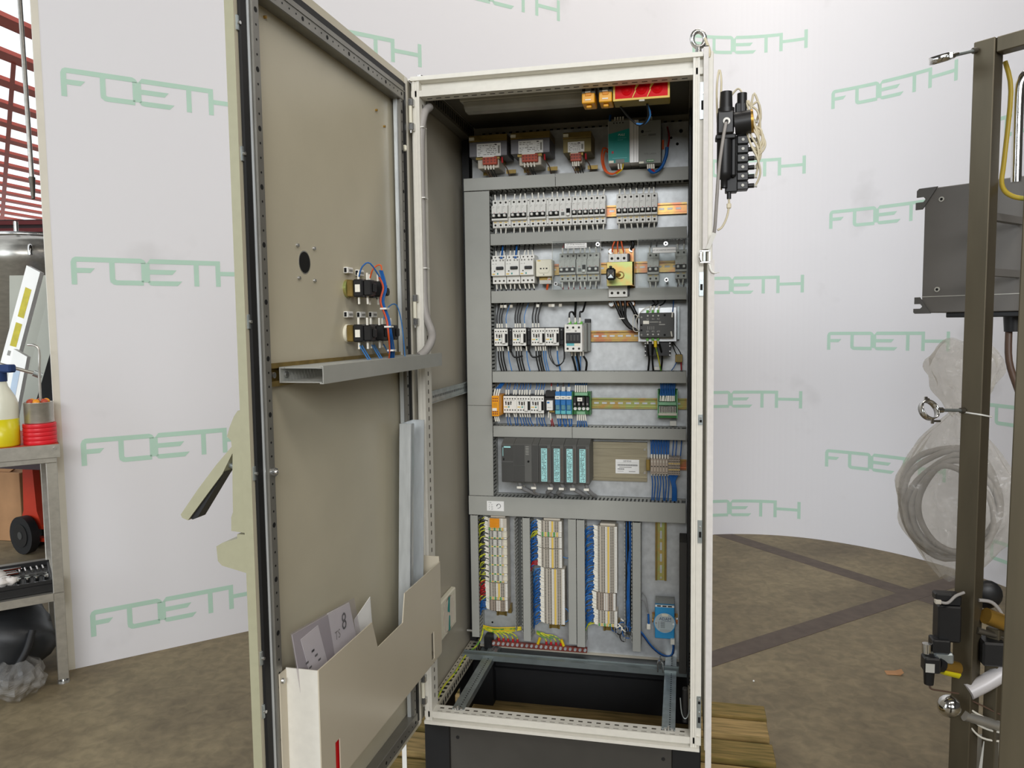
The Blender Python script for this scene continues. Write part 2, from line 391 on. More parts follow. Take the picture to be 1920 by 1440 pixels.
# the word FOETH, printed in staggered columns (763 x 118 mm)
def logo(s0, z0):
    mb = MB(); t = 21
    def quad(p):            # convex polygon in (s,z), cut into short pieces along s so that it follows the curve
        lo = min(q[0] for q in p); hi = max(q[0] for q in p); n = max(1, int((hi-lo)/40)+1)
        def cut(pp, c, keep):
            out = []
            for i in range(len(pp)):
                A, B_ = pp[i], pp[(i+1) % len(pp)]; ia = (A[0]-c)*keep >= -1e-9; ib = (B_[0]-c)*keep >= -1e-9
                if ia: out.append(A)
                if ia != ib: tt = (c-A[0])/(B_[0]-A[0]); out.append((c, A[1]+tt*(B_[1]-A[1])))
            return out
        for i in range(n):
            a_, b_ = lo+(hi-lo)*i/n, lo+(hi-lo)*(i+1)/n; pp = cut(cut(p, a_, 1), b_, -1)
            if len(pp) > 2:
                vs = [wall_pt(s0+q[0], 0.8)+(z0+q[1],) for q in pp]; mb.add(vs, [list(range(len(vs)))], 'logo_green')
    def R(a_, b_, c, d): quad([(a_, c), (b_, c), (b_, d), (a_, d)])
    R(0, t, 0, 96); quad([(0, 96), (t, 96), (26, 118-t), (26, 118), (18, 118), (6, 111)]); R(26, 272, 118-t, 118)     # F and the bar over O
    quad([(t, 50), (72, 50), (90, 71), (t, 71)])
    quad([(272, 118-t), (272, 118), (284, 112), (290, 104), (290, 96), (270, 96)])
    R(146, 146+t, 26, 118-t); quad([(146, 26), (146+t, 26), (172, t), (172, 0), (160, 2), (148, 12)]); R(172, 280, 0, t)   # O
    R(272, 306, 14, 100); quad([(296, 100), (310, 118), (318, 118), (318, 97), (306, 97)]); quad([(296, 14), (306, 21), (318, 21), (318, 0), (306, 2)])
    R(318, 608, 118-t, 118); quad([(306, 50), (400, 50), (418, 71), (306, 71)]); quad([(318, 0), (420, 0), (440, t), (318, t)])   # E, bar over T
    R(492, 492+t, 0, 118-t); R(587, 608, 0, 118-t); R(608, 742, 50, 70); R(742, 763, 0, 118)                                       # T, H
    return mb.build('logo_print', back)
for c in range(8):
    for z in ((-213, 549, 1331, 2115, 2925) if c % 2 == 0 else (165, 948, 1740, 2508, 3290)):
        s0 = 66+c*914.5
        if s0+763 < 7500: logo(s0, z)
# cream upright that closes the left end of the backdrop
mb = MB(); px, py, a = WP[0]; d = Vector((math.cos(a), math.sin(a))); n = Vector((math.sin(a), -math.cos(a)))
q = [Vector((px, py))+d*u_+n*v_ for u_, v_ in ((-26, 1), (0, 1), (0, -60), (-26, -60))]
mb.prism([tuple(p) for p in q], 'z', -ZF, 3950, 'post_cream').build('trim_1', kind='structure')
# far end of the hall, seen past the left edge of the backdrop: red purlins with daylight between them
cl = MB().box(-24500, -24300, 3000, 30000, 4700, 5400, 'roof_red_dark'); cl.box(-24500, -5300, 2900, 3000, 5100, 5300, 'roof_red_dark')
clo = cl.build('ceiling', kind='structure')
me = MB().box(-150, 150, 3000, 30000, 5130, 5190, 'roof_red').mesh('purlin', tuple(clo['_o']))
for k in range(17):
    o = child('purlin', me, clo); o.location.x = (-6600-1054*k-190-clo['_o'][0])*U+clo['_o'][0]*U
MB().add([(-9000, 7870, 5120), (-9000, 7960, 5120), (-24300, 22630, 5120), (-24300, 22450, 5120)], [[0, 1, 2, 3]], 'roof_red').build('rafter', clo)
wl = MB(); A = Vector((-11500, 7720)); Bv = Vector((-5500, 9045)); dw = (Bv-A).normalized(); nw = Vector((dw.y, -dw.x))
wl.prism([tuple(A), tuple(Bv), tuple(Bv-nw*100), tuple(A-nw*100)], 'z', -ZF, 2880, 'wall_dark')
wlo = wl.build('wall_left', kind='structure')
for k in range(22):
    z = 2860-k*115; MB().prism([tuple(A), tuple(Bv), tuple(Bv+nw*30), tuple(A+nw*30)], 'z', z-60, z, 'roof_red_dark').build('cladding_rib', wlo)
# the rest of the hall: roof over this bay, end wall behind the camera, right-hand wall
MB().box(-5300, 9000, -9000, 30000, 5130, 5230, 'hall_wall').build('roof_deck', clo)
MB().box(-25000, 9000, -9100, -9000, -ZF, 5130, 'hall_wall').build('wall_front', kind='structure')
MB().box(9000, 9100, -9100, 30000, -ZF, 5130, 'hall_wall').build('wall_right', kind='structure')
# ================================================================== PALLET AND CABINET
pal = thing('pallet', (410, 300, -340), 'weathered wooden pallet under the cabinet, mossy boards', 'pallet')
bd = [(-100, 45), (62, 150), (190, 305), (342, 450), (487, 590), (612, 702)]
for i, (y0, y1) in enumerate(bd): MB().box(-190, 1012+(4 if i % 2 else 0), y0, y1, -222, -200, 'wood' if i % 2 else 'wood_pale', 2).build('board', pal)
for x0 in (-190, 340, 870): MB().box(x0, x0+142, -100, 702, -244, -222.5, 'wood').build('stringer', pal)
for x0 in (-190, 340, 870):
    for y0 in (-100, 230, 560): MB().box(x0, x0+142, y0, y0+140, -322, -244.5, 'wood_pale', 2).build('block', pal)
for y0 in (-100, 230, 560): MB().box(-190, 1012, y0, y0+140, -340, -322.5, 'wood').build('bottom_board', pal)

cab = thing('electrical_cabinet', (400, 300, -200), 'tall open pebble-grey electrical cabinet on a black plinth, door swung open', 'cabinet')
# plinth
for x0, x1 in ((14, 90), (710, 786)):
    for y0, y1 in ((12, 80), (520, 590)): MB().box(x0, x1, y0, y1, -200, -3, 'black_paint', 3).build('plinth_corner', cab)
pp = MB().box(90.5, 709.5, 16, 19, -198, -6, 'plinth_grey').build('plinth_panel', cab)
for x in (112, 688): MB().disc((x, 15, -38), 5, 1.5, 12, 'black_plastic').build('screw', pp)
MB().box(90.5, 709.5, 560, 575, -198, -4, 'black_paint').box(90.5, 709.5, 545, 560, -80, -70, 'black_paint').build('plinth_panel', cab)
for x0 in (16, 781):
    m_ = MB(); m_.box(x0, x0+3, 80, 520, -198, -120, 'black_paint').box(x0, x0+3, 80, 300, -120, -60).box(x0, x0+3, 360, 520, -120, -60).box(x0, x0+3, 80, 520, -60, -4); m_.build('plinth_panel', cab)
# ---- frame rails: stepped folded profiles
def slots(mb, a0, a1, pitch, fn):
    n = int((a1-a0)/pitch)
    for i in range(n): fn(mb, a0+(i+0.5)*(a1-a0)/n)
fr = MB()
bp_ = [(0, 0), (0, 9), (18, 11), (18, 17), (6, 19), (6, 36), (48, 36), (48, 28), (22, 28), (22, 0)]
MB().prism(bp_, 'x', 18, 782, 'pebble_paint').build('frame_rail', cab)
def hrail_slots(m, x): m.box(x-6, x+6, 28, 34, 35.7, 36.4, 'hole_brown'); m.box(x-8, x+6, 12, 13.5, 35.7, 36.3, 'hole_brown')
m_ = MB(); slots(m_, 50, 750, 25, hrail_slots); m_.build('slot_row', cab, kind='stuff')
tp = [(0, 1800), (0, 1789), (26, 1787), (26, 1770), (6, 1764), (6, 1748), (50, 1748), (50, 1756), (30, 1756), (30, 1800)]
MB().prism(tp, 'x', 18, 782, 'pebble_paint').build('frame_rail', cab)
m_ = MB(); slots(m_, 50, 750, 25, lambda m, x: m.box(x-7, x+7, 28, 32, 1747.4, 1748.2, 'hole_black')); m_.build('slot_row', cab, kind='stuff')
lp = [(16, 14), (22, 14), (22, 4), (27, 4), (28.5, 6), (33, 6), (34, 4), (41, 4), (41, 60), (36, 60), (36, 12), (22, 20), (16, 20)]
MB().prism(lp, 'z', 10, 1790, 'pebble_paint').build('frame_post', cab)
m_ = MB(); slots(m_, 60, 1740, 25, lambda m, z: m.box(40.6, 41.5, 28, 34, z-6, z+6, 'hole_brown')); m_.build('slot_row', cab, kind='stuff')
rp = [(758, 60), (758, 3), (764, 3), (765, 6), (769, 6), (770, 4), (774, 4), (774, 16), (786, 16), (786, 22), (768, 22), (764, 12), (764, 60)]
MB().prism(rp, 'z', 10, 1790, 'pebble_paint').build('frame_post', cab)
# rear posts, side depth rails, top and bottom
for x0 in (12, 748): MB().box(x0, x0+40, 545, 590, 4, 1796, 'wall_paint').build('frame_post', cab)
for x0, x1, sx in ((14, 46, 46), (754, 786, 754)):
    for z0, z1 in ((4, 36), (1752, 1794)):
        MB().box(x0, x1, 50, 560, z0, z1, 'wall_paint' if z0 < 100 else 'roof_shade_paint').build('frame_rail', cab)  # top rails take the darkened colour, their shade is painted in
        m_ = MB(); zt = z1 if z0 < 100 else z0
        if z0 < 100: slots(m_, 60, 550, 25, lambda m, y: (m.box(x0+16, x0+26, y-6, y+6, 35.6, 36.5, 'hole_black'), m.box(x0+4, x0+8, y-3, y+3, 35.6, 36.5, 'hole_black')))
        slots(m_, 60, 550, 22, lambda m, y: m.box(sx-0.6, sx+0.6, y-5, y+5, z0+9, z1-9, 'hole_black'))
        m_.build('slot_row', cab, kind='stuff')
for z0, z1 in ((4, 36), (1752, 1794)): MB().box(50, 750, 548, 588, z0, z1, 'wall_paint').build('frame_rail', cab)
m_ = MB()
for i in range(29): m_.box(75+i*23, 85+i*23, 547.2, 548.4, 1762, 1776, 'hole_black').disc((91.5+i*23, 547.2, 1769), 2, 1.2, 8, 'hole_black')
m_.build('slot_row', cab, kind='stuff')
MB().box(3, 6, 12, 588, 4, 1796, 'wall_paint').build('side_panel', cab)
MB().box(794, 807, 2, 588, 4, 1800, 'pebble_paint', 2).build('side_panel', cab)
MB().box(6, 794, 590, 594, 4, 1796, 'wall_paint').build('rear_panel', cab)
MB().box(6, 794, 18, 590, 1797, 1801, 'pebble_paint').build('roof_panel', cab)
# eyebolt and left roof bolt
eb = MB(); eb.tube([(771+17*math.cos(t)*0.93, 40+17*math.cos(t)*0.36, 1844+19.5*math.sin(t)) for t in [i*math.pi/8 for i in range(16)]], 6.2, 10, 'steel', 1, closed=True)
eb.cyl((771, 40, 1801), (771, 40, 1824), 10, 7, 12, 'steel'); eb.build('eyebolt', cab)
MB().cyl((36, 30, 1801), (36, 30, 1810), 10, n=6, m='steel').build('roof_bolt', cab)
MB().cyl((36, 560, 1801), (36, 560, 1810), 10, n=6, m='steel').build('roof_bolt', cab)
# lock hooks on the right post
for z, h in ((1640, 90), (1200, 60), (870, 26), (560, 60), (120, 26), (60, 60)):
    hk = MB().box(775, 786, 12, 15.8, z, z+h, 'zinc').build('lock_hook', cab)
    MB().box(778, 784, 10.5, 12, z+h*0.25, z+h*0.5, 'hole_black').disc((781, 10, z+h*0.7), 2.6, 2, 8, 'steel').build('hook_slot', hk)
for x0, x1, y0 in ((751, 757, 300), (16, 39, 500)): MB().box(x0, x1, y0, 540, 40, 1745, 'black_paint').build('shade_strip', cab)  # added dark strips that paint the shade in the gaps beside the plate
# hinges
for z in (1657, 1135, 597, 62):
    hg = MB().box(14, 29, -12, 4, z, z+20, 'steel', 2).build('hinge', cab); MB().box(14, 29, -12, 4, z+64, z+84, 'steel', 2).build('hinge_knuckle', hg)
    MB().cyl((20, -8, z+20), (20, -8, z+64), 5, n=12, m='cream').cyl((20, -8, z-6), (20, -8, z), 3, n=8, m='steel').build('hinge_pin', hg)
# mounting plate with holes
plate = MB().box(50.5, 749.5, 502, 505, 31, 1760, 'galvanised').box(50.5, 749.5, 505, 525, 31, 34).box(747, 749.5, 505, 520, 31, 1760)
for x, z, r in ((697, 1712, 4), (716, 1692, 4.6), (727, 1731, 6), (96, 110, 3.5), (110, 150, 2)): plate.disc((x, 501.5, z), r, 1, 14, 'hole_black')
plate.build('mounting_plate', cab)
# punched rails in the open base, galvanised cross rail
for x0, x1 in ((93, 128), (683, 719)):
    r_ = MB().box(x0, x1, 30, 545, 36.2, 39, 'zinc').box(x0, x0+2, 30, 545, 20, 36.2).box(x1-2, x1, 30, 545, 20, 36.2).box(x0+8, x0+11, 30, 545, 39, 40.2)
    for i in range(38): r_.disc((0, 0, 0), 0.001, 0.001, 3, 'hole_black') if False else r_.box((x0+x1)/2+1, (x0+x1)/2+5, 42+i*13, 45.5+i*13, 38.8, 39.5, 'hole_black')
    r_.build('base_rail', cab)
    for dx in (-8, 9): MB().cyl(((x0+x1)/2+dx, 30, 36.5), ((x0+x1)/2+dx, 30, 42), 5, n=10, m='steel').build('rail_bolt', cab)
    MB().cyl(((x0+x1)/2, 26, 36.5), ((x0+x1)/2, 26, 50), 3, n=8, m='steel').build('rail_bolt', cab)
cr = MB().box(22, 764, 378, 381, 28, 46, 'rail_dull').box(22, 764, 381, 402, 43, 46).box(22, 764, 400, 402, 46, 50).build('cross_rail', cab)
MB().prism([(660, 40), (660, 66), (664, 74), (670, 77), (676, 74), (680, 66), (680, 40), (676, 40), (676, 65), (670, 71), (664, 65), (664, 40)], 'y', 372, 392, 'steel').cyl((670, 382, 44), (670, 382, 88), 2.2, n=8, m='steel').build('cable_clamp', cr)
MB().box(60, 740, 400, 540, 20, 23, 'floor_plate').build('gland_floor_plate', cab); MB().box(52, 748, 496, 520, 24, 31, 'wall_paint').build('plate_ledge', cab)
MB().box(50, 750, 60, 548, 1793, 1796, 'roof_shade_paint').build('roof_shade_sheet', cab)  # added dark sheet, painted shade for the roof underside
# punched strap on the left side wall
m_ = MB().box(30, 33, 60, 480, 914, 944, 'zinc').box(28, 36, 60, 480, 911, 914).box(28, 36, 60, 480, 944, 947)
for i in range(32): m_.box(32.6, 33.6, 68+i*13, 71+i*13, 926, 933, 'hole_black')
m_.build('side_strap', cab)
MB().cyl((14, 470, 88), (48, 470, 88), 5, n=10, m='steel').build('plate_bolt', cab)
# fluorescent fitting under the roof
lt = MB().box(128, 480, 92, 176, 1752, 1784, 'lamp_body', 2).build('cabinet_light', None, 'long enclosed fluorescent fitting under the cabinet roof', 'light')
MB().prism([(96, 1751), (172, 1751), (164, 1736), (150, 1730), (118, 1730), (104, 1736)], 'x', 138, 476, 'lamp_cover').build('diffuser', lt)
MB().box(150, 185, 90.5, 92, 1770, 1776, 'red_ferrule').build('sticker', lt)
# black cable gland strip behind the front rail
gp = MB().box(270, 752, 52, 90, 1762, 1788, 'black_paint').build('gland_rail', cab)
for x in (300, 420, 520, 610, 716): MB().box(x-22, x+12, 46, 52, 1768, 1776, 'black_plastic', 1).sphere((x-26, 47, 1772), 5, 'steel', 10, 6).build('clamp', gp)
MB().box(580, 668, 40, 60, 1764, 1780, 'aluminium', 3).build('handle_strip', gp)
# ================================================================== DOOR (open, hinged on the left)
TH = math.radians(1.55); DD = Vector((-math.sin(TH), -math.cos(TH), 0)); DN = Vector((math.cos(TH), -math.sin(TH), 0)); DH = Vector((10, 0, 0))
def DP(p): return DH+DD*p[0]+DN*p[1]+Vector((0, 0, p[2]))      # (along the door, towards the cabinet inside, up)
class DB(MB):
    def mesh(s, name, org=(0, 0, 0)): s.map(DP) if not getattr(s, 'done', False) else None; s.done = True; return MB.mesh(s, name, org)
    def build(s, *a, **k):
        if not getattr(s, 'done', False): s.map(DP); s.done = True
        return MB.build(s, *a, **k)
dr = DB().box(0, 797, -18, -16, 3, 1797, 'door_paint').box(794, 797, -16, 0, 3, 1797).box(0, 2, -16, 0, 3, 1797).box(2, 794, -16, 0, 1795, 1797).box(2, 794, -16, 0, 3, 5)
dr.box(786, 794, -1.5, 0, 3, 1797).box(2, 22, -1.5, 0, 3, 1797, 'pebble_paint').box(22, 786, -1.5, 0, 1777, 1795, 'door_paint').box(22, 786, -1.5, 0, 5, 22).box(797, 797.6, -18, 0, 3, 1797, 'door_edge')
door = dr.build('door', cab, 'open pebble-grey cabinet door seen from its inner side')
gk = DB()
for a0, a1, z0, z1 in ((766, 787, 24, 1776), (26, 42, 24, 1776)): gk.box(a0, a1, -3, 5, z0, z1, 'rubber', 2)
for z0, z1 in ((1760, 1777), (23, 40)): gk.box(40, 768, -3, 5, z0, z1, 'rubber', 2)
gk.build('gasket', door)
rod = DB().box(758, 765, -12, 6, 40, 1758, 'bright_zinc', 2).box(786.5, 792, -14, -3, 700, 1500, 'zinc').build('lock_rod', door)
for z in (1640, 1420, 1130, 860, 520, 420): DB().box(784, 793, -3, 3, z, z+26, 'zinc', 1).cyl((789, 0, z+13), (789, 7, z+13), 3, n=8, m='steel').build('lock_roller', door)
def holed(mb, spots):
    for i, (p, big) in enumerate(spots): pass
tf = DB().box(735, 757, -16, 10, 30, 1757, 'tube_grey', 1.5); 
for i in range(66):
    z = 52+i*25.6; r = 5 if i % 4 == 0 else 2.2; tf.cyl((746, 9, z), (746, 10.3, z), r, n=10, m='hole_black')
tf.build('tube_frame', door)
tf = DB().box(62, 78, -7, 10, 30, 1757, 'tube_grey', 1.5).box(79, 84, -9, 2, 40, 1758, 'bright_zinc', 1.5).box(52, 57, -12, 4, 40, 1758, 'bright_zinc', 1)
for i in range(66):
    z = 52+i*25.6; tf.cyl((70, 9, z), (70, 10.3, z), 5 if i % 4 == 0 else 2.2, n=8, m='hole_black')
tf.build('tube_frame', door)
for z0, z1 in ((1722, 1757), (30, 62)):
    tf = DB().box(58, 750, -16, 12, z0, z1, 'tube_grey', 1.5).box(56, 750, 11, 13.5, z0+(22 if z0 > 100 else 2), z0+(25 if z0 > 100 else 5))
    for i in range(27):
        a_ = 74+i*25.4; tf.cyl((a_, 11, z0+13), (a_, 12.4, z0+13), 4.6 if i % 4 == 0 else 2, n=8, m='hole_black')
    tf.build('tube_frame', door)
DB().box(44, 62, 0, 8, 1597, 1609, 'cream', 3).box(40, 50, -2, 12, 1595, 1611, 'cream', 3).build('door_stay', door)
for a_, z in ((746, 1733), (746, 868)): DB().cyl((746, 9, z), (746, 18, z), 8, n=8, m='steel').sphere(DP((0, 0, 0))*0+Vector((a_, 18, z)), 5, 'steel', 8, 6).build('frame_bolt', door)
# round opening and its four screws, small scratches
DB().cyl((555, -16.5, 1265), (555, -15.6, 1265), 24, n=28, m='steel').cyl((555, -16.5, 1265), (555, -15.2, 1265), 21.5, n=28, m='hole_black').build('round_cutout', door)
for a_, z in ((583, 1297), (515, 1297), (581, 1232), (517, 1230)): DB().cyl((a_, -16, z), (a_, -12, z), 4.5, 3.5, n=10, m='steel').build('screw', door)
for a_, z in ((676, 1706), (178, 1668), (130, 1640)): DB().cyl((a_, -16, z), (a_, -11, z), 3, n=8, m='brass').build('stud', door)
# swing handle on the outside
hp = [(-18, 985), (-30, 985), (-38, 975), (-48, 955), (-54, 938), (-46, 930), (-44, 905), (-46, 870), (-48, 800), (-52, 790), (-53, 765), (-18, 762)]
hd = DB().prism(hp, 'x', 748, 786, 'door_edge').build('handle_escutcheon', door)
DB().prism([(-18, 760), (-40, 760), (-40, 752), (-72, 742), (-84, 735), (-82, 708), (-74, 700), (-18, 688)], 'x', 744, 788, 'door_edge').build('handle_foot', door)
DB().prism([(-44, 912), (-48, 919), (-82, 884), (-122, 838), (-161, 789), (-158, 783), (-146, 779), (-106, 826), (-70, 868)], 'x', 752, 782, 'door_edge').build('handle_lever', door)
DB().prism([(-66, 872), (-74, 872), (-146, 784), (-138, 780), (-128, 784)], 'x', 755, 779, 'black_plastic').cyl((767, -50, 878), (767, -76, 888), 6, n=10, m='zinc').build('lever_link', door)

# document pocket
def pocket():
    t = thing('document_pocket', tuple(DP((384, 20, 233))), 'large beige plastic document pocket fixed low on the open door', 'document pocket')
    f = DB(); prof = [(41, 236), (727, 236), (727, 490), (486, 490), (460, 423), (314, 423), (297, 490), (41, 490)]
    # the sheet with two slotted holes, as convex pieces
    def sh(p): f.prism([(a_, z) for a_, z in p], 'y', 78, 80.5, 'pocket_plastic')
    sh([(41, 236), (101, 236), (101, 490), (41, 490)]); sh([(101, 236), (121, 236), (121, 244), (101, 244)]); sh([(101, 318), (121, 318), (121, 490), (101, 490)]); sh([(121, 236), (297, 236), (297, 490), (121, 490)])
    sh([(297, 236), (486, 236), (460, 423), (314, 423)][0:4]); sh([(297, 236), (314, 423), (297, 490)]); sh([(486, 236), (486, 490), (460, 423)])
    sh([(486, 236), (650, 236), (650, 490), (486, 490)]); sh([(650, 318), (670, 318), (670, 490), (650, 490)]); sh([(650, 236), (670, 236), (670, 244), (650, 244)]); sh([(670, 236), (727, 236), (727, 490), (670, 490)])
    f.build('front_sheet', t)
    DB().box(724.5, 727, 12, 78, 236, 489, 'pebble_paint').box(722, 750, 10.5, 13, 236, 486, 'pocket_plastic').build('side_sheet', t)
    DB().box(41, 43.5, 12, 78, 236, 505, 'pocket_plastic').build('side_sheet', t)
    DB().box(41, 727, 12, 80, 233, 236, 'pocket_plastic').build('base_sheet', t)
    DB().box(41, 727, 10.2, 11.6, 236, 330, 'pocket_plastic').build('back_sheet', t)
    DB().cyl((741, 12, 470), (741, 17, 470), 6, 4.5, n=12, m='steel').build('screw', t)
    return t
pocket()
DB().box(640, 700, 62, 76, 238, 330, 'red_plastic', 2).build('folder', None, 'red folder showing through the left slot of the document pocket', 'folder')
# papers: packaged manual and a white sheet
def doc():
    def T(a_, z, b): return (a_, b, z)
    t = thing('packaged_manual', tuple(DP((600, 40, 260))), 'installation leaflet in a clear sleeve marked 8 and C, sticking out of the pocket', 'leaflet')
    def sheet(name, p, b0, b1, m, parent=t):
        mb = DB(); n = len(p); vs = [(a_, b0+(z-300)*-0.05, z) for a_, z in p]+[(a_, b1+(z-300)*-0.05, z) for a_, z in p]
        mb.add(vs, [list(range(n))[::-1], list(range(n, 2*n))]+[[i, (i+1) % n, (i+1) % n+n, i+n] for i in range(n)], m); return mb.build(name, parent)
    mat('leaflet_grey', '#bdb9bb', 0.5, 0, 0.05, 6)
    sheet('grey_page', [(735, 558), (596, 545), (548, 260), (690, 260)], 44, 46, 'leaflet_grey'); pg = sheet('white_page', [(596, 547), (500, 536), (430, 260), (552, 260)], 44, 46, 'paper')
    sheet('picture', [(708, 538), (640, 540), (610, 440), (676, 432)], 46, 46.8, 'paper'); sheet('clear_sleeve', [(745, 565), (480, 540), (420, 258), (700, 258)], 48, 48.4, 'sleeve')
    mb = DB(); sl = lambda a_, z: (a_, 46.9+(z-300)*-0.05, z)
    text_mb(mb, '8', 0, 0, 0, 52, 'ink', mapf=lambda a_, b_: sl(531-a_*0.9, 505+b_)); text_mb(mb, 'TS', 0, 0, 0, 26, 'grey_print', mapf=lambda a_, b_: sl(563-a_*0.9, 489+b_)); text_mb(mb, 'C', 0, 0, 0, 28, 'ink', mapf=lambda a_, b_: sl(585-a_*0.9, 430+b_))
    mb.build('print', t)
    mb = DB()
    for k in range(5): mb.box(640+k*12, 650+k*12, 46.9-9+0, 47.4-9, 470+(k % 3)*14, 474+(k % 3)*14, 'ink')
    mb.prism([(622, 430), (600, 436), (596, 408), (616, 404)], 'y', 39.8, 40.4, 'ink'); mb.build('print', t)
doc()
mb = DB(); mb.add([(470, 30, 486), (395, 34, 512), (360, 30, 260), (440, 30, 260), (470, 31, 486), (395, 35, 512), (360, 31, 260), (440, 31, 260)], [[0, 1, 2, 3], [7, 6, 5, 4], [0, 4, 5, 1], [1, 5, 6, 2], [2, 6, 7, 3], [3, 7, 4, 0]], 'paper')
mb.build('paper_sheet', None, 'folded white sheet standing beside the packaged leaflet in the pocket', 'paper')
# loose zinc channel leaning in the pocket
t = thing('metal_channel', tuple(DP((130, 40, 237))), 'loose zinc-plated steel channel leaning upright in the document pocket', 'channel')
mb = DB(); L0 = 645
mb.box(0, 92, 0, 3, 0, L0, 'bright_zinc').box(0, 3, 3, 34, 0, L0).box(89, 92, 3, 34, 0, L0).box(76, 92, 31, 34, 0, L0)
mb.v = [(q[0]+106-(q[2]-0)*0.075, q[1]+16, q[2]+237) for q in mb.v]; mb.build('channel_profile', t)
DB().cyl((118, 19, 800), (118, 24, 800), 4, n=8, m='steel').build('rivet', t)

# trunking and rail across the door
t = thing('din_rail', tuple(DP((400, -4, 1030))), 'brass-toned mounting rail running across the door behind the grey trunking', 'rail')
DB().box(70, 726, -13, -11, 1026, 1062, 'brass_old').box(70, 726, -11, -4, 1056, 1058).box(70, 726, -5, -3, 1056, 1066).box(70, 726, -11, -4, 1030, 1032).box(70, 726, -5, -3, 1022, 1032).build('rail_profile', t)
DB().cyl((716, -10, 1044), (716, 4, 1044), 6, n=10, m='steel').build('screw', t)
t = thing('door_trunking', tuple(DP((360, 40, 1028))), 'grey slotted wiring trunking mounted across the middle of the door', 'wiring duct')
DB().box(20, 690, 88, 90, 1026, 1060, 'duct_grey').box(20, 690, 82, 88, 1058, 1060).box(20, 690, 82, 88, 1026, 1028).build('cover', t)
DB().box(30, 690, -2, 0.5, 1028, 1058, 'duct_grey').build('base', t)
mb = DB().box(30, 690, 76, 87.5, 1055, 1057, 'duct_grey').box(30, 690, 0, 8, 1055, 1057).box(30, 690, 0, 86, 1028.2, 1030)
for i in range(55): mb.box(31+i*12, 38+i*12, 8, 76, 1055, 1057, 'duct_grey')
mb.build('slotted_wall', t, kind='stuff')
for a_, b_ in ((672, 2), ): DB().cyl((a_, 0.5, 1043), (a_, 5, 1043), 6, n=10, m='steel').build('screw', t)

# push buttons on the door, seen from behind
def button(a_, z, label, gm):
    t = thing('push_button', tuple(DP((a_, 0, z-22))), label, 'push button', 'push buttons on the door')
    DB().cyl((a_, -16, z), (a_, -9, z), 21, n=20, m=gm).build('lock_ring', t)
    DB().box(a_-17, a_+17, -9, 6, z-19, z+19, 'brass_old', 2).build('collar', t)
    bd_ = DB().box(a_-16, a_+16, 6, 30, z-20, z+20, 'black_plastic', 3).box(a_-13, a_+13, 30, 50, z-18, z+18, 'black_plastic', 3).box(a_-7, a_+7, 50, 56, z-10, z+10, 'black_plastic', 2).build('contact_block', t)
    DB().box(a_+14.2, a_+16.8, 12, 24, z-9, z+8, 'ferrule').build('id_tag', bd_)
    mb = DB()
    for dz in (22, -30): mb.box(a_+3, a_+7, 14, 18, z+dz-6, z+dz+13, 'ferrule').box(a_-9, a_-5, 30, 34, z+dz-6, z+dz+13, 'ferrule')
    mb.build('wire_ferrule', t, kind='stuff')
    return t
for i, a_ in enumerate((365, 306)): button(a_, 1220, ('left' if i == 0 else 'right')+' one of the two upper black contact blocks on the door', 'passivated_green')
for i, a_ in enumerate((371, 304, 237)): button(a_, 1118, ('left', 'middle', 'right')[i]+' one of the three lower black contact blocks on the door', 'cream')
DB().cyl((220, -16, 1219), (220, -6, 1219), 20, 17, n=20, m='black_plastic').cyl((220, -6, 1219), (220, 12, 1219), 12, 10, n=8, m='black_plastic').map(lambda p: (p[0]-28, p[1], p[2])).build('blanking_plug', None, 'black blanking plug beside the upper contact blocks', 'plug')
for i, (a_, z) in enumerate(((365, 1261), (306, 1259), (371, 1161), (304, 1161), (237, 1162))):
    t = DB().box(a_-15, a_+15, -16, -6, z-7, z+7, 'white_plastic', 1).build('label_holder', None, ('small white tag above the %s contact block of the %s row' % (('left', 'right', 'left', 'middle', 'right')[i], 'upper' if i < 2 else 'lower')), 'tag', 'name tags on the door')
    DB().box(a_+15, a_+15.8, -14, -8, z-5, z+5, 'hole_black').box(a_-11, a_+7, -6, -5.4, z-2.5, z+2.5, 'grey_print').build('tag_window', t)
t = thing('wire_bundle', tuple(DP((300, 30, 1050))), 'bundle of blue and orange wires dropping from the door buttons into the trunking', 'wires')
rn = random.Random(3)
for i in range(8):
    o_ = rn.uniform(-5, 5); p_ = rn.uniform(-4, 4)
    DB().tube([(330+o_, 52+p_, 1262 if i % 3 == 0 else 1246), (322+o_, 58+p_, 1222), (326+o_, 52+p_, 1190), (318+o_, 62+p_, 1150), (318+o_, 66+p_, 1120), (290+o_*2, 58+p_, 1080), (268+o_*2+i, 48+p_, 1052)], 1.7, 6, 'wire_orange' if i in (2, 5) else 'wire_blue').build('wire', t)
for a0, z0, a1 in ((372, 1268, 330), (312, 1268, 326)): DB().tube([(a0, 18, 1246), (a0+2, 28, z0), (a0-14, 40, z0+8), (a1, 54, 1240)], 1.7, 6, 'wire_blue' if a0 > 350 else 'wire_orange').build('wire', t)
for a0 in (378, 366, 312, 300, 244): DB().tube([(a0, 18, 1090), (a0-8, 24, 1074), (a0-16, 34, 1052)], 1.6, 6, 'wire_lightblue').build('wire', t)
DB().tube([(240, 18, 1150), (232, 26, 1178), (196, 34, 1186), (178, 40, 1140), (170, 44, 1052)], 1.6, 6, 'wire_lightblue').build('wire', t)
for z, a_, b_ in ((1174, 321, 56), (1132, 318, 64), (1076, 288, 57)): DB().box(a_-9, a_+9, b_-7, b_+9, z-2, z+2, 'white_plastic').build('cable_tie', t)

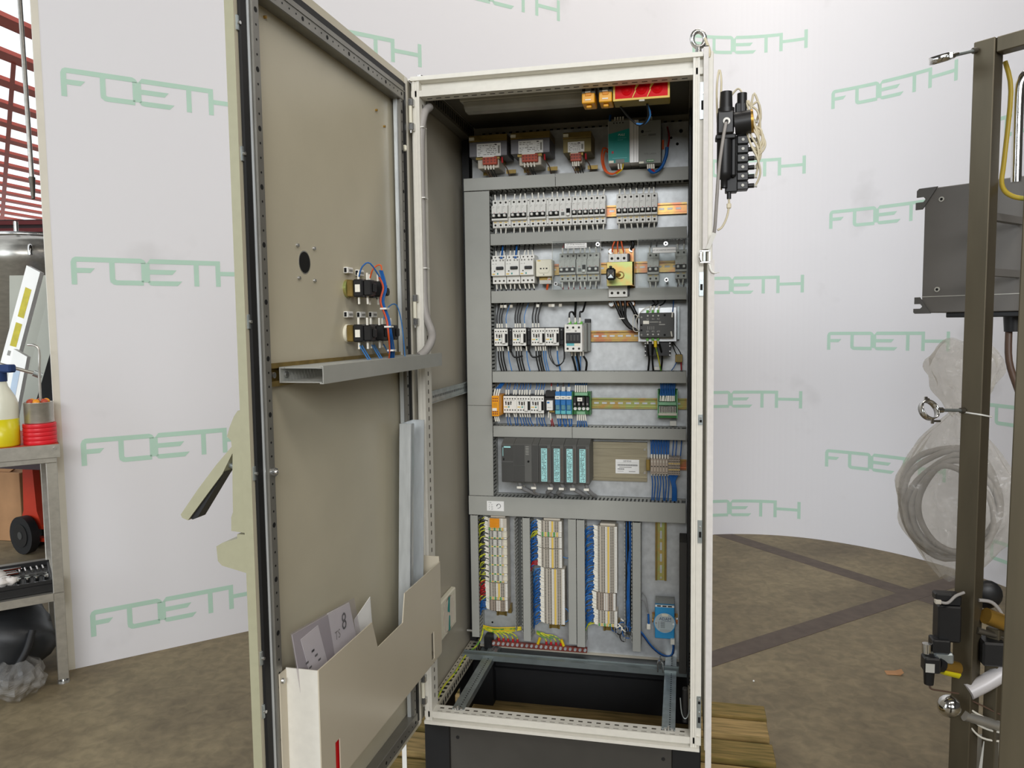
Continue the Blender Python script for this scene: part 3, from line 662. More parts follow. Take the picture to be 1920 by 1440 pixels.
# corrugated hose between door and cabinet, and the strap round the cabinet
hz = MB().tube([(52, 60, 1735), (44, 26, 1700), (36, 22, 1600), (36, 22, 1300), (40, 16, 1180), (62, 4, 1120), (70, -20, 1095), (62, -44, 1068), (50, -70, 1052)], 11, 10, 'hose_grey', 5)
hz = hz.build('cable_hose', None, 'grey cable sleeve running down inside the hinge side to the door trunking', 'hose')
for z in (1668, 1480, 1290): MB().box(24, 50, 9, 36, z, z+3, 'white_plastic').build('cable_tie', hz)
st = thing('ratchet_strap', (800, -6, -200), 'white tie-down strap with metal buckle down the right front corner', 'strap')
MB().box(783, 795, -4, -2.5, 1316, 1812, 'strap_web').box(783, 795, -4, 30, 1810, 1812).build('webbing', st)
MB().box(796.5, 812, -5, -3.5, -205, 1290, 'strap_web').build('webbing', st)
bk = MB().box(776, 801, -9, -5, 1310, 1313, 'steel').box(777, 781, -9, -5, 1284, 1312).box(798, 801, -9, -5, 1284, 1312).box(777, 801, -9, -5, 1282, 1285).box(785, 790, -8, -4, 1286, 1310, 'zinc').build('buckle', st)
MB().tube([(776, -8, 1306), (774, -16, 1296), (779, -10, 1285)], 1.2, 6, 'steel').build('buckle_wire', bk)
mb = MB(); mb.add([(790, -5, 1316), (800, -5, 1316), (816, -16, 1352), (806, -16, 1356), (790, -6, 1316), (800, -6, 1316), (816, -17, 1352), (806, -17, 1356)], [[0, 1, 2, 3], [7, 6, 5, 4], [0, 4, 5, 1], [1, 5, 6, 2], [2, 6, 7, 3], [3, 7, 4, 0]], 'white_plastic').build('loose_end', st)
MB().tube([(800, -5, 1278), (804, -8, 1262), (812, -10, 1256), (824, -12, 1257)], [4, 3, 2, 1], 6, 'white_plastic').build('loose_end', st)
MB().tube([(786, 20, 1838), (792, 6, 1818), (797, 0, 1800), (796, 2, 1786)], 3.5, 6, 'tube_cream').build('string', st)
st = MB().box(-84, -70, 84, 86, -200, -20, 'white_plastic').build('strap_tail', None, 'white strap tail hanging below the open door onto the pallet', 'strap')
# fan filter on the left wall
ff = thing('filter_fan', (20, 230, 176), 'square cream filter fan grille on the left cabinet wall', 'fan')
MB().box(7, 24, 152, 312, 178, 296, 'cream', 3).build('housing', ff)
mb = MB().cyl((24, 232, 237), (25, 232, 237), 56, n=28, m='terminal_tan')
for i in range(14): mb.box(25, 26.2, 180+i*8, 182.5+i*8, 190, 284, 'terminal_beige')
mb.build('grille', ff)
MB().prism([(214, 250), (226, 290), (240, 290), (234, 240)], 'x', 26.3, 27, 'psu_teal').prism([(228, 232), (222, 184), (238, 184), (238, 230)], 'x', 26.3, 27, 'psu_teal').build('blade', ff)
# heater / dark box on the right wall low down, hanging shackle
MB().box(727, 750, 330, 440, 60, 470, 'dark_panel', 1).build('right_wall_unit', None, 'tall dark flat unit on the right cabinet wall low down', 'unit')
sh = thing('lock_shackle', (745, 70, 40), 'small black latch with wire bail low on the right inside', 'latch')
MB().box(738, 752, 60, 80, 44, 140, 'black_plastic', 3).build('latch_body', sh)
MB().tube([(732, 50, 120), (736, 46, 80), (745, 44, 66), (754, 46, 80), (757, 50, 120)], 1.6, 6, 'zinc').build('bail', sh)
# ================================================================== MOUNTING PLATE: trunking, rails, devices (plate front face at y = 502)
PY = 502
def hduct(x0, x1, z0, z1, label, seam=None, y=432):
    t = thing('wiring_duct', ((x0+x1)/2, 466, z0), label, 'wiring duct', 'horizontal wiring ducts')
    for a_, b_ in ([(x0, seam-0.6), (seam+0.6, x1)] if seam else [(x0, x1)]): MB().box(a_, b_, y, y+2.5, z0, z1, 'duct_grey', 0.8).build('cover', t)
    MB().box(x0, x1, 499, 501.5, z0, z1, 'duct_dark').build('base', t)
    for z in (z0+1.5, z1-3.5):
        mb = MB().box(x0, x1, 488, 499, z, z+2, 'duct_grey').box(x0, x1, y+3, y+9, z, z+2); n = int((x1-x0)/12.5)
        for i in range(n): mb.box(x0+i*12.5+1, x0+i*12.5+8, y+9, 488, z, z+2, 'duct_grey')
        mb.build('slotted_wall', t, kind='stuff')
    return t
def vduct(x0, x1, z0, z1, label, seams=(), y=432, cover=True, group='vertical wiring ducts'):
    t = thing('wiring_duct', ((x0+x1)/2, 466, z0), label, 'wiring duct', group)
    if cover:
        zs = [z0]+list(seams)+[z1]
        for a_, b_ in zip(zs[:-1], zs[1:]): MB().box(x0, x1, y, y+2.5, a_+0.5, b_-0.5, 'duct_grey', 0.8).build('cover', t)
    MB().box(x0, x1, 499, 501.5, z0, z1, 'duct_dark').build('base', t)
    for x in (x0+1, x1-3):
        mb = MB().box(x, x+2, 488, 499, z0, z1, 'duct_grey'); n = int((z1-z0)/12.5)
        if cover: mb.box(x, x+2, y+3, y+9, z0, z1)
        for i in range(n): mb.box(x, x+2, y+5, 488, z0+i*12.5+1, z0+i*12.5+8, 'duct_grey')
        mb.build('slotted_wall', t, kind='stuff')
    return t
hduct(39, 750, 1568, 1608, 'topmost grey duct under the transformers', 340)
hduct(126, 746, 1391, 1428, 'grey duct between the two circuit breaker rows')
hduct(126, 746, 1205, 1244, 'grey duct just below the main switch row')
hduct(126, 746, 946, 982, 'grey duct below the contactors and solid state relay')
hduct(126, 746, 767, 803, 'grey duct between the blue relays and the controller', 388)
hduct(38, 746, 503, 567, 'wide grey duct carrying the handwritten note')
vduct(40, 124, 568, 1566, 'wide vertical grey duct along the left edge of the plate', (870,))
vduct(42, 68, 82, 501, 'narrow leftmost vertical duct beside the first terminal column')
vduct(190, 218, 108, 501, 'coverless narrow duct right of the first terminal column', cover=False)
vduct(220, 245, 81, 499, 'narrow covered duct left of the second terminal column')
vduct(372, 398, 82, 501, 'narrow covered duct right of the second terminal column')
vduct(400, 426, 75, 500, 'narrow covered duct left of the third terminal column')
vo = vduct(553, 579, 100, 501, 'coverless narrow duct filled with blue wires', cover=False)
vduct(580, 606, 74, 499, 'rightmost narrow vertical duct with a grey cover')
rn = random.Random(11)
for i in range(9):
    x = 557+rn.uniform(0, 18); MB().tube([(x, 470, 500), (566+rn.uniform(-8, 8), 466, 400), (566+rn.uniform(-8, 8), 464, 260), (558+rn.uniform(0, 18), 460, 130)], 2.2, 6, 'wire_blue' if i % 3 else 'wire_black').build('wire', vo)
# handwritten note
nt = MB().box(101, 159, 430.6, 431.6, 519, 552, 'paper').build('paper_note', None, 'small white handwritten note taped on the lower grey duct', 'note')
mb = MB()
for txt, x, z, sz in (('A', 108.5, 547.5, 6), ('B', 114, 546.5, 6), ('1', 109, 540, 6.5), ('L1', 118, 540, 6.5), ('2', 108.5, 533, 6.5), ('L2', 118, 532.5, 6.5), ('3', 108.5, 525, 6.5), ('L3', 118, 525, 6.5)): text_mb(mb, txt, x, 430.2, z, sz, 'ink', 0.2)
mb.tube([(135, 430, 537), (138, 430, 542), (143, 430, 543), (147, 430, 540), (148, 430, 535), (144, 430, 530), (138, 430, 528)], 0.7, 5, 'ink').tube([(139, 430, 540), (134.5, 430, 539), (135.5, 430, 535)], 0.9, 5, 'ink', 1)
mb.build('handwriting', nt)

# ---- mounting rails
def hrail(x0, x1, zc, label, m='passivated', holes=True):
    t = thing('din_rail', ((x0+x1)/2, 496, zc-17), label, 'rail', 'mounting rails on the plate')
    h = 17.5; mb = MB()
    mb.box(x0, x1, 493.5, 494.8, zc-12, zc+12, m)
    for s in (1, -1): mb.box(x0, x1, 487.5, 493.5, zc+s*12-0.7, zc+s*12+0.7).box(x0, x1, 487.5, 488.8, zc+s*12, zc+s*h)
    mb.build('rail_profile', t)
    if holes:
        mb = MB(); n = int((x1-x0)/26)
        for i in range(n): mb.box(x0+8+i*26, x0+24+i*26, 492.8, 493.6, zc-3, zc+3, 'galvanised', 0.3)
        mb.build('slot_row', t, kind='stuff')
    return t
hrail(132, 746, 1492, 'upper brass-yellow rail carrying the long breaker row'); hrail(280, 746, 1312, 'rail behind the clear covers and the socket')
hrail(132, 600, 1094, 'copper-toned rail between the contactors and the solid state relay'); hrail(132, 748, 876, 'yellow-green rail between the relay board and green terminal block', 'passivated_green')
hrail(622, 748, 680, 'short rail behind the beige terminals right of the controller'); hrail(640, 722, 172, 'short brass rail behind the blue interface module')
t = thing('din_rail', (668, 496, 296), 'empty vertical brass rail hanging below the wide duct', 'rail', 'mounting rails on the plate')
mb = MB().box(656, 680, 493.5, 494.8, 296, 503, 'passivated_green')
for s in (-1, 1): mb.box(668+s*12-0.7, 668+s*12+0.7, 487.5, 493.5, 296, 503).box(668+s*12, 668+s*18, 487.5, 488.8, 296, 503, 'brass_old')
mb.build('rail_profile', t); mb = MB()
for i in range(5): mb.box(665, 671, 492.8, 493.6, 320+i*38, 346+i*38, 'galvanised')
mb.disc((668, 490, 305), 3.5, 4, 8, 'steel').build('slot_row', t, kind='stuff')

# ---- small helpers for wiring
def ferr(mb, x, z, y, up, L_=15, tilt=0, m='ferrule'):
    s = 1 if up else -1; mb.tube([(x, y, z), (x+tilt, y+3, z+s*L_)], 2.5, 6, m, 1)
def wires(parent, spec, name='wire'):
    """spec: (points, radius, material) -> one child per wire"""
    for p, r, m in spec: MB().tube(p, r, 6, m, 3).build(name, parent)
# ---- circuit breakers
def breaker(x0, n, zc, label, toggles=True, kind='mcb', wire='wire_black', pitch=17.7, group='circuit breakers', top=True, grey=False):
    W_ = n*pitch; x1 = x0+W_-0.4; t = thing('circuit_breaker', ((x0+x1)/2, 465, zc-45), label, 'circuit breaker', group); bm = 'device_grey' if grey else 'device_white'
    prof = [(487, zc-45), (447, zc-45), (445, zc-43), (445, zc-24), (430, zc-22), (430, zc+24), (445, zc+26), (445, zc+43), (447, zc+45), (487, zc+45)]
    MB().prism(prof, 'x', x0+0.3, x1, bm).build('body', t)
    mb = MB()
    for i in range(n):
        x = x0+(i+0.5)*pitch
        mb.disc((x, 444.4, zc+36), 3.5, 1, 10, 'hole_brown').disc((x, 444.4, zc-36), 3.5, 1, 10, 'hole_brown')
        mb.disc((x, 443.9, zc+36), 2.1, 1, 8, 'hole_black').disc((x, 443.9, zc-36), 2.1, 1, 8, 'hole_black')
    mb.build('terminal_screws', t, kind='stuff')
    mb = MB()
    for i in range(1, n): mb.box(x0+i*pitch-0.3, x0+i*pitch+0.3, 444.5, 446, zc+26, zc+45, 'grey_print').box(x0+i*pitch-0.3, x0+i*pitch+0.3, 444.5, 446, zc-45, zc-26, 'grey_print').box(x0+i*pitch-0.3, x0+i*pitch+0.3, 429.6, 431, zc+2, zc+24, 'grey_print')
    for i in range(n):
        x = x0+i*pitch; mb.box(x+2, x+9, 429.6, 430.4, zc+20, zc+21, 'grey_print').box(x+2, x+6, 429.6, 430.4, zc+16, zc+17, 'grey_print').box(x+7, x+11, 429.6, 430.4, zc+1, zc+2.2, 'red_ferrule')
        mb.box(x+4, x+13, 444.4, 445.2, zc-28.5, zc-26, 'bridge_yellow')
    mb.build('print', t)
    if toggles:
        MB().box(x0+1, x1-0.8, 428.6, 430.6, zc-16, zc-1, 'hole_black').build('toggle_window', t)
        mb = MB()
        for i in range(n): mb.box(x0+(i+0.5)*pitch-4 if i else x0+5, x0+(i+0.5)*pitch+4, 418, 430, zc-12, zc-4, 'white_plastic', 1.5)
        mb.build('toggle', t)
    else:
        MB().box(x0+W_*0.58, x0+W_*0.9, 428, 430.4, zc-13, zc+6, 'hole_black').box(x0+W_*0.6, x0+W_*0.88, 420, 430, zc-17, zc-9, 'white_plastic', 1).build('toggle', t)
        MB().box(x0+6, x0+16, 428.4, 430.4, zc-15, zc-5, 'duct_dark').build('test_button', t)
    mb = MB()
    for i in range(n):
        x = x0+(i+0.5)*pitch
        ferr(mb, x+random.uniform(-2, 2), zc+44, 452, True, 19, random.uniform(-3, 3)); ferr(mb, x+random.uniform(-2, 2), zc-44, 452, False, 19, random.uniform(-3, 3))
    mb.build('wire_ferrules', t, kind='stuff')
    mb = MB()
    for i in range(n):
        x = x0+(i+0.5)*pitch; mb.tube([(x, 456, zc+60), (x+2, 468, zc+78)], 1.8, 5, wire, 1); mb.tube([(x, 456, zc-60), (x-2, 468, zc-78)], 1.8, 5, wire, 1)
    mb.build('wires', t, kind='stuff')
    return t
ZC = 1492
for i, x0 in enumerate((131.5, 193.5, 255.5)):
    breaker(x0, 3, ZC, ORD[i]+' three-pole circuit breaker from the left in the long upper row')
    MB().box(x0+53.6, x0+61.4, 440, 487, ZC-45, ZC+45, 'device_white', 0.8).disc((x0+57.5, 439.6, ZC+38), 1.8, 1, 8, 'hole_black').disc((x0+57.5, 439.6, ZC-38), 1.8, 1, 8, 'hole_black').box(x0+55, x0+60, 432, 440, ZC-12, ZC-4, 'white_plastic').build('auxiliary_contact', None, 'slim auxiliary contact right of the '+ORD[i]+' three-pole breaker', 'contact', 'auxiliary contacts')
breaker(317, 2, ZC, 'two-pole breaker left of the residual current device in the upper row')
breaker(352.5, 2, ZC, 'residual current device with a grey test button in the upper row', False, pitch=19)
for i in range(6): breaker(391.5+i*17.6, 1, ZC, ORD[i]+' single-pole breaker right of the residual current device', pitch=17.6)
for i in range(7): breaker(531+i*18, 1, ZC-1, ORD[i]+' breaker in the separate block of seven single-pole breakers', pitch=18)
breaker(349.5, 3, 1314, 'three-pole breaker with red wires behind the left clear cover', wire='wire_red', grey=True)
breaker(405, 2, 1314, 'residual current device behind the left clear cover', False, wire='wire_red', pitch=16.5, grey=True)
breaker(439, 2, 1314, 'two-pole breaker at the right end behind the left clear cover', pitch=19, grey=True)
breaker(626.5, 2, 1308, 'two-pole breaker on the left behind the right clear cover', grey=True); breaker(711, 2, 1314, 'two-pole breaker on the right behind the right clear cover', grey=True, wire='wire_brown')

# ---- motor protection switches
def motor_switch(x0, zc, label, blue):
    t = thing('motor_breaker', (x0+22, 450, zc-45), label, 'motor breaker', 'motor protection switches')
    x1 = x0+44.6
    MB().prism([(490, zc-45), (428, zc-45), (428, zc-22), (410, zc-20), (410, zc+32), (428, zc+34), (428, zc+45), (490, zc+45)], 'x', x0+0.4, x1, 'white_plastic').build('body', t)
    mb = MB()
    for i in range(3): mb.disc((x0+9+i*14, 427.4, zc-36), 3.2, 1, 10, 'hole_brown').disc((x0+9+i*14, 427.4, zc+39), 2.6, 1, 10, 'hole_brown')
    for i in range(4): mb.disc((x0+7+i*9.5+(4 if i > 1 else 0), 409.4, zc+28), 2.8, 1, 10, 'grey_print')
    mb.build('terminal_screws', t, kind='stuff')
    MB().box(x0+17, x0+41, 402, 410, zc-1, zc+8, 'black_plastic', 1.5).build('rocker', t)
    mb = MB().disc((x0+11, 409.4, zc-6), 2.4, 1, 8, 'hole_brown').box(x0+3, x0+12, 409.5, 410.2, zc-17, zc-13.5, 'bridge_yellow').box(x0+19, x0+23, 409.5, 410.2, zc-17, zc-11.5, 'psu_teal').box(x0+3, x0+10, 409.5, 410.2, zc+16, zc+17, 'grey_print').box(x0+14, x0+17, 409.5, 410.2, zc+16, zc+18, 'grey_print'); mb.build('print', t)
    mb = MB()
    for i in range(3): ferr(mb, x0+9+i*14, zc+45, 440, True, 16, random.uniform(-3, 4)); ferr(mb, x0+9+i*14, zc-45, 440, False, 17, random.uniform(0, 5))
    mb.build('wire_ferrules', t, kind='stuff')
    if blue: MB().box(x0+26, x0+34, 423, 430, zc+35, zc+41, 'wire_blue').tube([(x0+30, 432, zc+41), (x0+30, 440, zc+60), (x0+28, 460, zc+80)], 3, 6, 'wire_blue').build('blue_jumper', t)
    mb = MB()
    for i in range(3): mb.tube([(x0+9+i*14+2, 445, zc-58), (x0+12+i*14, 450, zc-76)], 2.2, 5, 'wire_black', 1).tube([(x0+9+i*14, 445, zc+58), (x0+10+i*14, 455, zc+80)], 2.2, 5, 'wire_black', 1)
    mb.build('wires', t, kind='stuff')
for i in range(3): motor_switch(133+i*46.5, 1312, ('left', 'middle', 'right')[i]+' white motor protection switch with a black rocker', i < 2)
# ---- rail socket
so = thing('service_socket', (300, 460, 1286), 'cream power socket beside the motor protection switches', 'socket')
MB().box(274.5, 326, 432, 488, 1287, 1341, 'cream', 2).box(282, 322, 452, 488, 1268, 1287, 'brass_old').box(284, 322, 444, 470, 1264, 1276, 'device_grey').build('housing', so)
mb = MB(); mb.prism([(281, 1308), (281, 1322), (288, 1330), (300, 1334), (312, 1330), (320, 1322), (320, 1308), (313, 1298), (288, 1298)], 'y', 429.5, 432, 'cream')
for x, r in ((291, 2.6), (300.5, 1.8), (310, 2.6)): mb.box(x-r, x+r, 429, 430, 1310, 1314, 'hole_black')
mb.disc((300, 431, 1293), 2, 1, 8, 'grey_print').box(280, 290, 431.4, 432, 1335.5, 1338.5, 'bridge_yellow').build('socket_face', so)
wires(so, [([(312, 456, 1287), (308, 452, 1266), (304, 456, 1240)], 2.2, 'wire_orange'), ([(316, 456, 1287), (312, 450, 1266), (306, 456, 1240)], 2.2, 'wire_orange')])
mb = MB(); ferr(mb, 312, 1285, 452, False, 12, -3); ferr(mb, 317, 1285, 452, False, 12, -3); mb.build('wire_ferrules', so, kind='stuff')
# ---- clear covers
def shield(x0, x1, z0, z1, label, texts, lx0, lx1, lz0, lz1, posts):
    t = thing('clear_cover', ((x0+x1)/2, 372, z0), label, 'cover', 'clear acrylic covers')
    MB().box(x0, x1, 370, 373, z0, z1, 'acrylic').build('sheet', t)
    mb = MB(); mb.box(x0-0.5, x0+0.5, 369.8, 373.2, z0, z1, 'device_grey').box(x1-0.5, x1+0.5, 369.8, 373.2, z0, z1).box(x0, x1, 369.8, 373.2, z0-0.4, z0+0.4, 'psu_grey').box(x0, x1, 369.8, 373.2, z1-0.4, z1+0.4, 'psu_grey').build('sheet_edge', t)
    lb = MB().box(lx0, lx1, 368.6, 369.9, lz0, lz1, 'paper').box(lx0-0.8, lx1+0.8, 369.4, 370, lz0-0.8, lz1+0.8, 'hole_brown').build('label', t)
    mb = MB()
    for k, tx in enumerate(texts): text_mb(mb, tx, (lx0+lx1)/2, 368.3, lz1-(lz1-lz0)*(k+0.5)/len(texts), 5.4, 'ink')
    mb.build('lettering', lb)
    for x, z in posts:
        p = MB().cyl((x, 373, z), (x, 500, z), 4, n=10, m='steel').build('standoff', t)
        MB().cyl((x, 373, z), (x, 366, z), 6.5, n=14, m='steel').cyl((x, 366.2, z), (x, 365.6, z), 3, n=6, m='hole_black').build('nut', t)
shield(338.5, 488.5, 1240, 1389, 'left clear acrylic cover with a two-line white label', ['LET OP BIJ WERKEN NT', 'SCHAKELAAR BEDIENEN'], 378, 446, 1367, 1382, ((480, 1376), (349, 1259)))
shield(601, 755, 1243, 1387, 'right clear acrylic cover with a one-line white label', ['LET OP VREEMDE SPANNING'], 645, 714, 1344, 1360, ((684, 1371), (686, 1263)))
# ---- main switch on its passivated bracket
ms = thing('main_switch', (545, 440, 1189), 'main isolator with a green-yellow bracket plate and black shaft coupling', 'switch')
MB().box(503, 587, 470, 474, 1189, 1372, 'passivated', 2).box(584, 588, 378, 470, 1249, 1360, 'passivated').build('bracket', ms)
for x, z in ((576, 1366), (512, 1362), (512, 1196), (576, 1197)): MB().cyl((x, 470, z), (x, 462, z), 8, n=14, m='steel').disc((x, 461, z), 4, 2, 6, 'zinc').build('bolt', ms)
MB().prism([(470, 1217), (422, 1217), (422, 1240), (410, 1243), (410, 1318), (422, 1322), (422, 1350), (470, 1350)], 'x', 508, 566, 'white_plastic').box(566, 572, 420, 470, 1220, 1350, 'black_plastic').build('switch_body', ms)
mb = MB()
for i in range(3): mb.disc((518+i*19, 421.4, 1336), 4.4, 1, 12, 'hole_brown').disc((518+i*19, 421.4, 1229), 4.4, 1, 12, 'hole_brown').disc((518+i*19, 420.8, 1229), 2.6, 1, 10, 'hole_black').disc((518+i*19, 420.8, 1336), 2.6, 1, 10, 'hole_black')
for i in range(4): mb.disc((516+i*10, 409.4, 1324-4), 2.6, 1, 10, 'hole_brown')
for i in range(2): mb.box(527+i*19, 527.6+i*19, 421, 422.4, 1324, 1350, 'grey_print')
mb.build('terminal_screws', ms, kind='stuff')
MB().box(506, 589, 378, 382, 1249, 1322, 'passivated_green', 1).box(506, 509, 382, 440, 1249, 1322).build('cover_plate', ms)
kb = MB().box(510, 537, 318, 344, 1264, 1300, 'black_plastic', 5).box(519, 528, 316, 322, 1299, 1306, 'black_plastic', 2).prism([(515, 1270), (532, 1270), (524, 1281)], 'y', 316.6, 319, 'zinc').prism([(514, 1290), (514, 1274), (521, 1282)], 'y', 316.8, 319, 'dark_steel').prism([(533, 1290), (533, 1274), (527, 1282)], 'y', 316.8, 319, 'dark_steel').build('coupling', ms)
MB().cyl((530, 344, 1282), (545, 378, 1282), 5, n=10, m='brass').lathe((548, 376, 1282), [(12, 0), (12, 3), (9, 3), (9, 0)], 18, 'passivated', 'y').build('shaft', ms)
wires(ms, [([(518+i*19, 440, 1352), (520+i*14, 436, 1378), (535+i*5, 446, 1404), (552, 470, 1400)], 2.6, 'wire_orange') for i in range(3)]+[([(520+i*18, 440, 1214), (530+i*14, 438, 1190), (548+i*5, 440, 1150), (572+i*3, 444, 1120), (600, 446, 1112)], 5, 'wire_black') for i in range(3)]+[([(570, 455, 1200), (586, 455, 1170), (602, 456, 1130), (606, 458, 1104)], 6.5, 'wire_black'), ([(560, 455, 1406), (574, 452, 1400), (582, 452, 1380), (574, 455, 1366)], 5, 'wire_black')])
mb = MB()
for i in range(3): ferr(mb, 518+i*19, 1352, 438, True, 14, 0); ferr(mb, 520+i*18, 1212, 438, False, 14, 2)
mb.build('wire_ferrules', ms, kind='stuff')
MB().box(538, 556, 432, 448, 1148, 1151, 'white_plastic').build('cable_tie', ms)
MB().box(514, 562, 436, 466, 1209, 1217, 'navy').build('terminal_shroud', ms)

# ---- contactors
def contactor(x0, zc, label, acc=True, group='small contactors', wt='wire_black', up=3, seed=0):
    rnd = random.Random(seed); x1 = x0+45; t = thing('contactor', (x0+22, 465, zc-29), label, 'contactor', group)
    MB().prism([(490, zc-29), (446, zc-29), (446, zc-27), (437, zc-27), (437, zc+28), (446, zc+28), (446, zc+31), (490, zc+31)], 'x', x0+0.4, x1-0.4, 'black_plastic').build('base', t)
    MB().box(x0+0.3, x1-0.3, 435, 446, zc-28, zc+28, 'white_plastic', 1).build('front', t)
    mb = MB()
    for i in range(5):
        mb.disc((x0+5.5+i*8.6, 434.6, zc+19), 2.6, 1, 10, 'grey_print').disc((x0+5.5+i*8.6, 434.2, zc+19), 1.6, 1, 8, 'hole_black')
        if not (acc and i > 2): mb.disc((x0+5.5+i*8.6, 434.6, zc-18), 2.6, 1, 10, 'grey_print').disc((x0+5.5+i*8.6, 434.2, zc-18), 1.6, 1, 8, 'hole_black')
    mb.build('terminal_screws', t, kind='stuff')
    MB().box(x0+15, x0+21, 434, 436, zc-2, zc+9, 'hole_brown').box(x0+8, x0+11, 434, 436, zc-1, zc+10, 'hole_black').box(x0+24, x0+27, 434, 436, zc-1, zc+10, 'hole_black').box(x0+7, x0+11, 434, 436, zc+6, zc+10, 'hole_black').box(x0+24, x0+28, 434, 436, zc+6, zc+10, 'hole_black').build('indicator_slots', t)
    mb = MB().box(x0+3, x0+14, 434.4, 435.2, zc-9.5, zc-6.5, 'bridge_yellow').box(x0+16, x0+21, 434.4, 435.2, zc-10, zc-6, 'psu_teal'); mb.box(x0+4, x0+38, 434.5, 435.2, zc+12.5, zc+13.3, 'grey_print').build('print', t)
    if acc: MB().box(x0+29, x0+38, 424, 435, zc-20, zc+13, 'white_plastic', 1).box(x0+38, x0+44.6, 430, 435, zc-17, zc+11, 'hole_black').build('suppressor', t)
    return t
CZ4 = 1094
cs = [(133, True), (194, True), (256, True), (302, True)]
for i, (x0, ac) in enumerate(cs):
    t = contactor(x0, CZ4, ORD[i]+' contactor from the left in the row with black wires', ac, seed=i)
    mb = MB()
    xs = [x0+7, x0+15, x0+23, x0+38] if i < 2 else ([x0+3, x0+13, x0+22] if i == 2 else [])
    for x in xs: ferr(mb, x, CZ4+29, 452, True, 15, -1)
    xb = [x0+7, x0+15.5, x0+24, x0+42] if i < 2 else ([x0+11, x0+20, x0+27, x0+36, x0+43] if i == 2 else [x0+35])
    for x in xb: ferr(mb, x, CZ4-30, 452, False, 15, 1)
    if mb.v: mb.build('wire_ferrules', t, kind='stuff')
    sp = [([(x-1, 456, CZ4+44), (x-2, 460, CZ4+70), (x+6+j*2, 468, CZ4+116)], 2.6 if j < 3 else 1.6, 'wire_black' if j < 3 else 'wire_lightblue') for j, x in enumerate(xs)]
    sp += [([(x+1, 456, CZ4-45), (x+2, 460, CZ4-75), (x+9, 468, CZ4-112)], 2.6 if j < 3 else 1.8, 'wire_black' if j < 3 and i < 3 else 'wire_lightblue') for j, x in enumerate(xb)]
    if i < 2: sp += [([(x0+26, 470, CZ4-30), (x0+48, 462, CZ4-44), (x0+62, 458, CZ4-66), (x0+90, 460, CZ4-62)], 3.2, 'wire_black'), ([(x0+53, 470, CZ4+28), (x0+55, 456, CZ4), (x0+50, 456, CZ4-50)], 3.4, 'wire_black')]
    if i == 3: sp += [([(x0+6, 466, CZ4-30), (x0+10, 458, CZ4-66), (x0+30, 456, CZ4-92), (x0+56, 456, CZ4-80), (x0+56, 462, CZ4-30)], 1.8, 'wire_black'), ([(x0+14, 466, CZ4-30), (x0+14, 458, CZ4-60), (x0+34, 456, CZ4-96), (x0+60, 456, CZ4-70), (x0+52, 462, CZ4-20)], 1.8, 'wire_black')]
    wires(t, sp)
for i, x0 in enumerate((180, 241, 348)):
    t = MB().box(x0, x0+13, 446, 490, CZ4-26, CZ4+30, 'black_plastic', 1).box(x0+2, x0+11, 442, 447, CZ4-10, CZ4+18, 'black_paint', 1).build('auxiliary_switch', None, 'black auxiliary switch block right of the '+('first', 'second', 'fourth')[i]+' small contactor', 'switch block', 'black auxiliary blocks')
    MB().disc((x0+6, 441.6, CZ4+22), 2, 5, 8, 'steel').build('screw', t)
bc = thing('large_contactor', (400, 440, 1046), 'large white contactor with a teal strip and black window', 'contactor')
MB().box(372, 428, 387, 410, 1047, 1133, 'white_plastic', 1.5).box(373, 428, 410, 440, 1050, 1130, 'white_plastic').build('front', bc)
MB().box(372, 436, 440, 490, 1044, 1136, 'psu_grey', 1.5).box(428, 444, 470, 490, 1046, 1148, 'psu_grey').box(426, 444, 468, 492, 1138, 1150, 'black_plastic').build('base', bc)
MB().box(377, 423, 384, 388, 1074, 1107, 'black_plastic', 0.8).build('window', bc)
mb = MB()
for i in range(4): mb.box(380+i*10.5, 386+i*10.5, 383.4, 385, 1082, 1100, 'plc_dark')
mb.box(379, 403, 386.2, 387.2, 1066, 1074, 'relay_cyan').box(403, 420, 386.2, 387.2, 1065, 1075, 'cream').box(378, 392, 386.4, 387.2, 1115, 1116, 'grey_print').build('front_details', bc)
mb = MB()
for i in range(3): mb.disc((382+i*18, 386.2, 1123), 4, 1, 12, 'grey_print').disc((382+i*18, 385.6, 1123), 2.6, 1, 10, 'hole_black').disc((382+i*18, 386.2, 1057), 4, 1, 12, 'grey_print').disc((382+i*18, 385.6, 1057), 2.6, 1, 10, 'hole_black')
mb.disc((408, 386.2, 1112), 3, 1, 10, 'grey_print').build('terminal_screws', bc, kind='stuff')
mb = MB()
for i in range(3): mb.box(380+i*18, 388+i*18, 424, 436, 1133, 1142, 'green_plug')
mb.build('green_terminals', bc, kind='stuff'); mb = MB()
for x in (382, 401, 416): ferr(mb, x, 1138, 424, True, 16, 0)
for x in (388, 399, 416, 424): ferr(mb, x, 1047, 436, False, 15, 0)
mb.build('wire_ferrules', bc, kind='stuff')
wires(bc, [([(382, 428, 1152), (383, 432, 1170), (392, 436, 1172), (396, 450, 1164), (397, 466, 1205)], 3.2, 'wire_black'), ([(401, 428, 1152), (400, 440, 1168), (399, 466, 1205)], 3.2, 'wire_black'), ([(416, 428, 1152), (416, 432, 1172), (424, 440, 1174), (430, 466, 1206)], 3.2, 'wire_black'), ([(388, 440, 1033), (394, 446, 1010), (398, 460, 984)], 3.6, 'wire_black'), ([(401, 442, 1040), (408, 448, 1010), (410, 460, 984)], 3.6, 'wire_black'), ([(424, 440, 1033), (434, 448, 1012), (430, 460, 984)], 3.6, 'wire_black'), ([(399, 440, 1034), (402, 450, 1012), (404, 462, 984)], 1.8, 'wire_lightblue'), ([(416, 440, 1034), (414, 450, 1012), (412, 462, 984)], 1.8, 'wire_lightblue')])
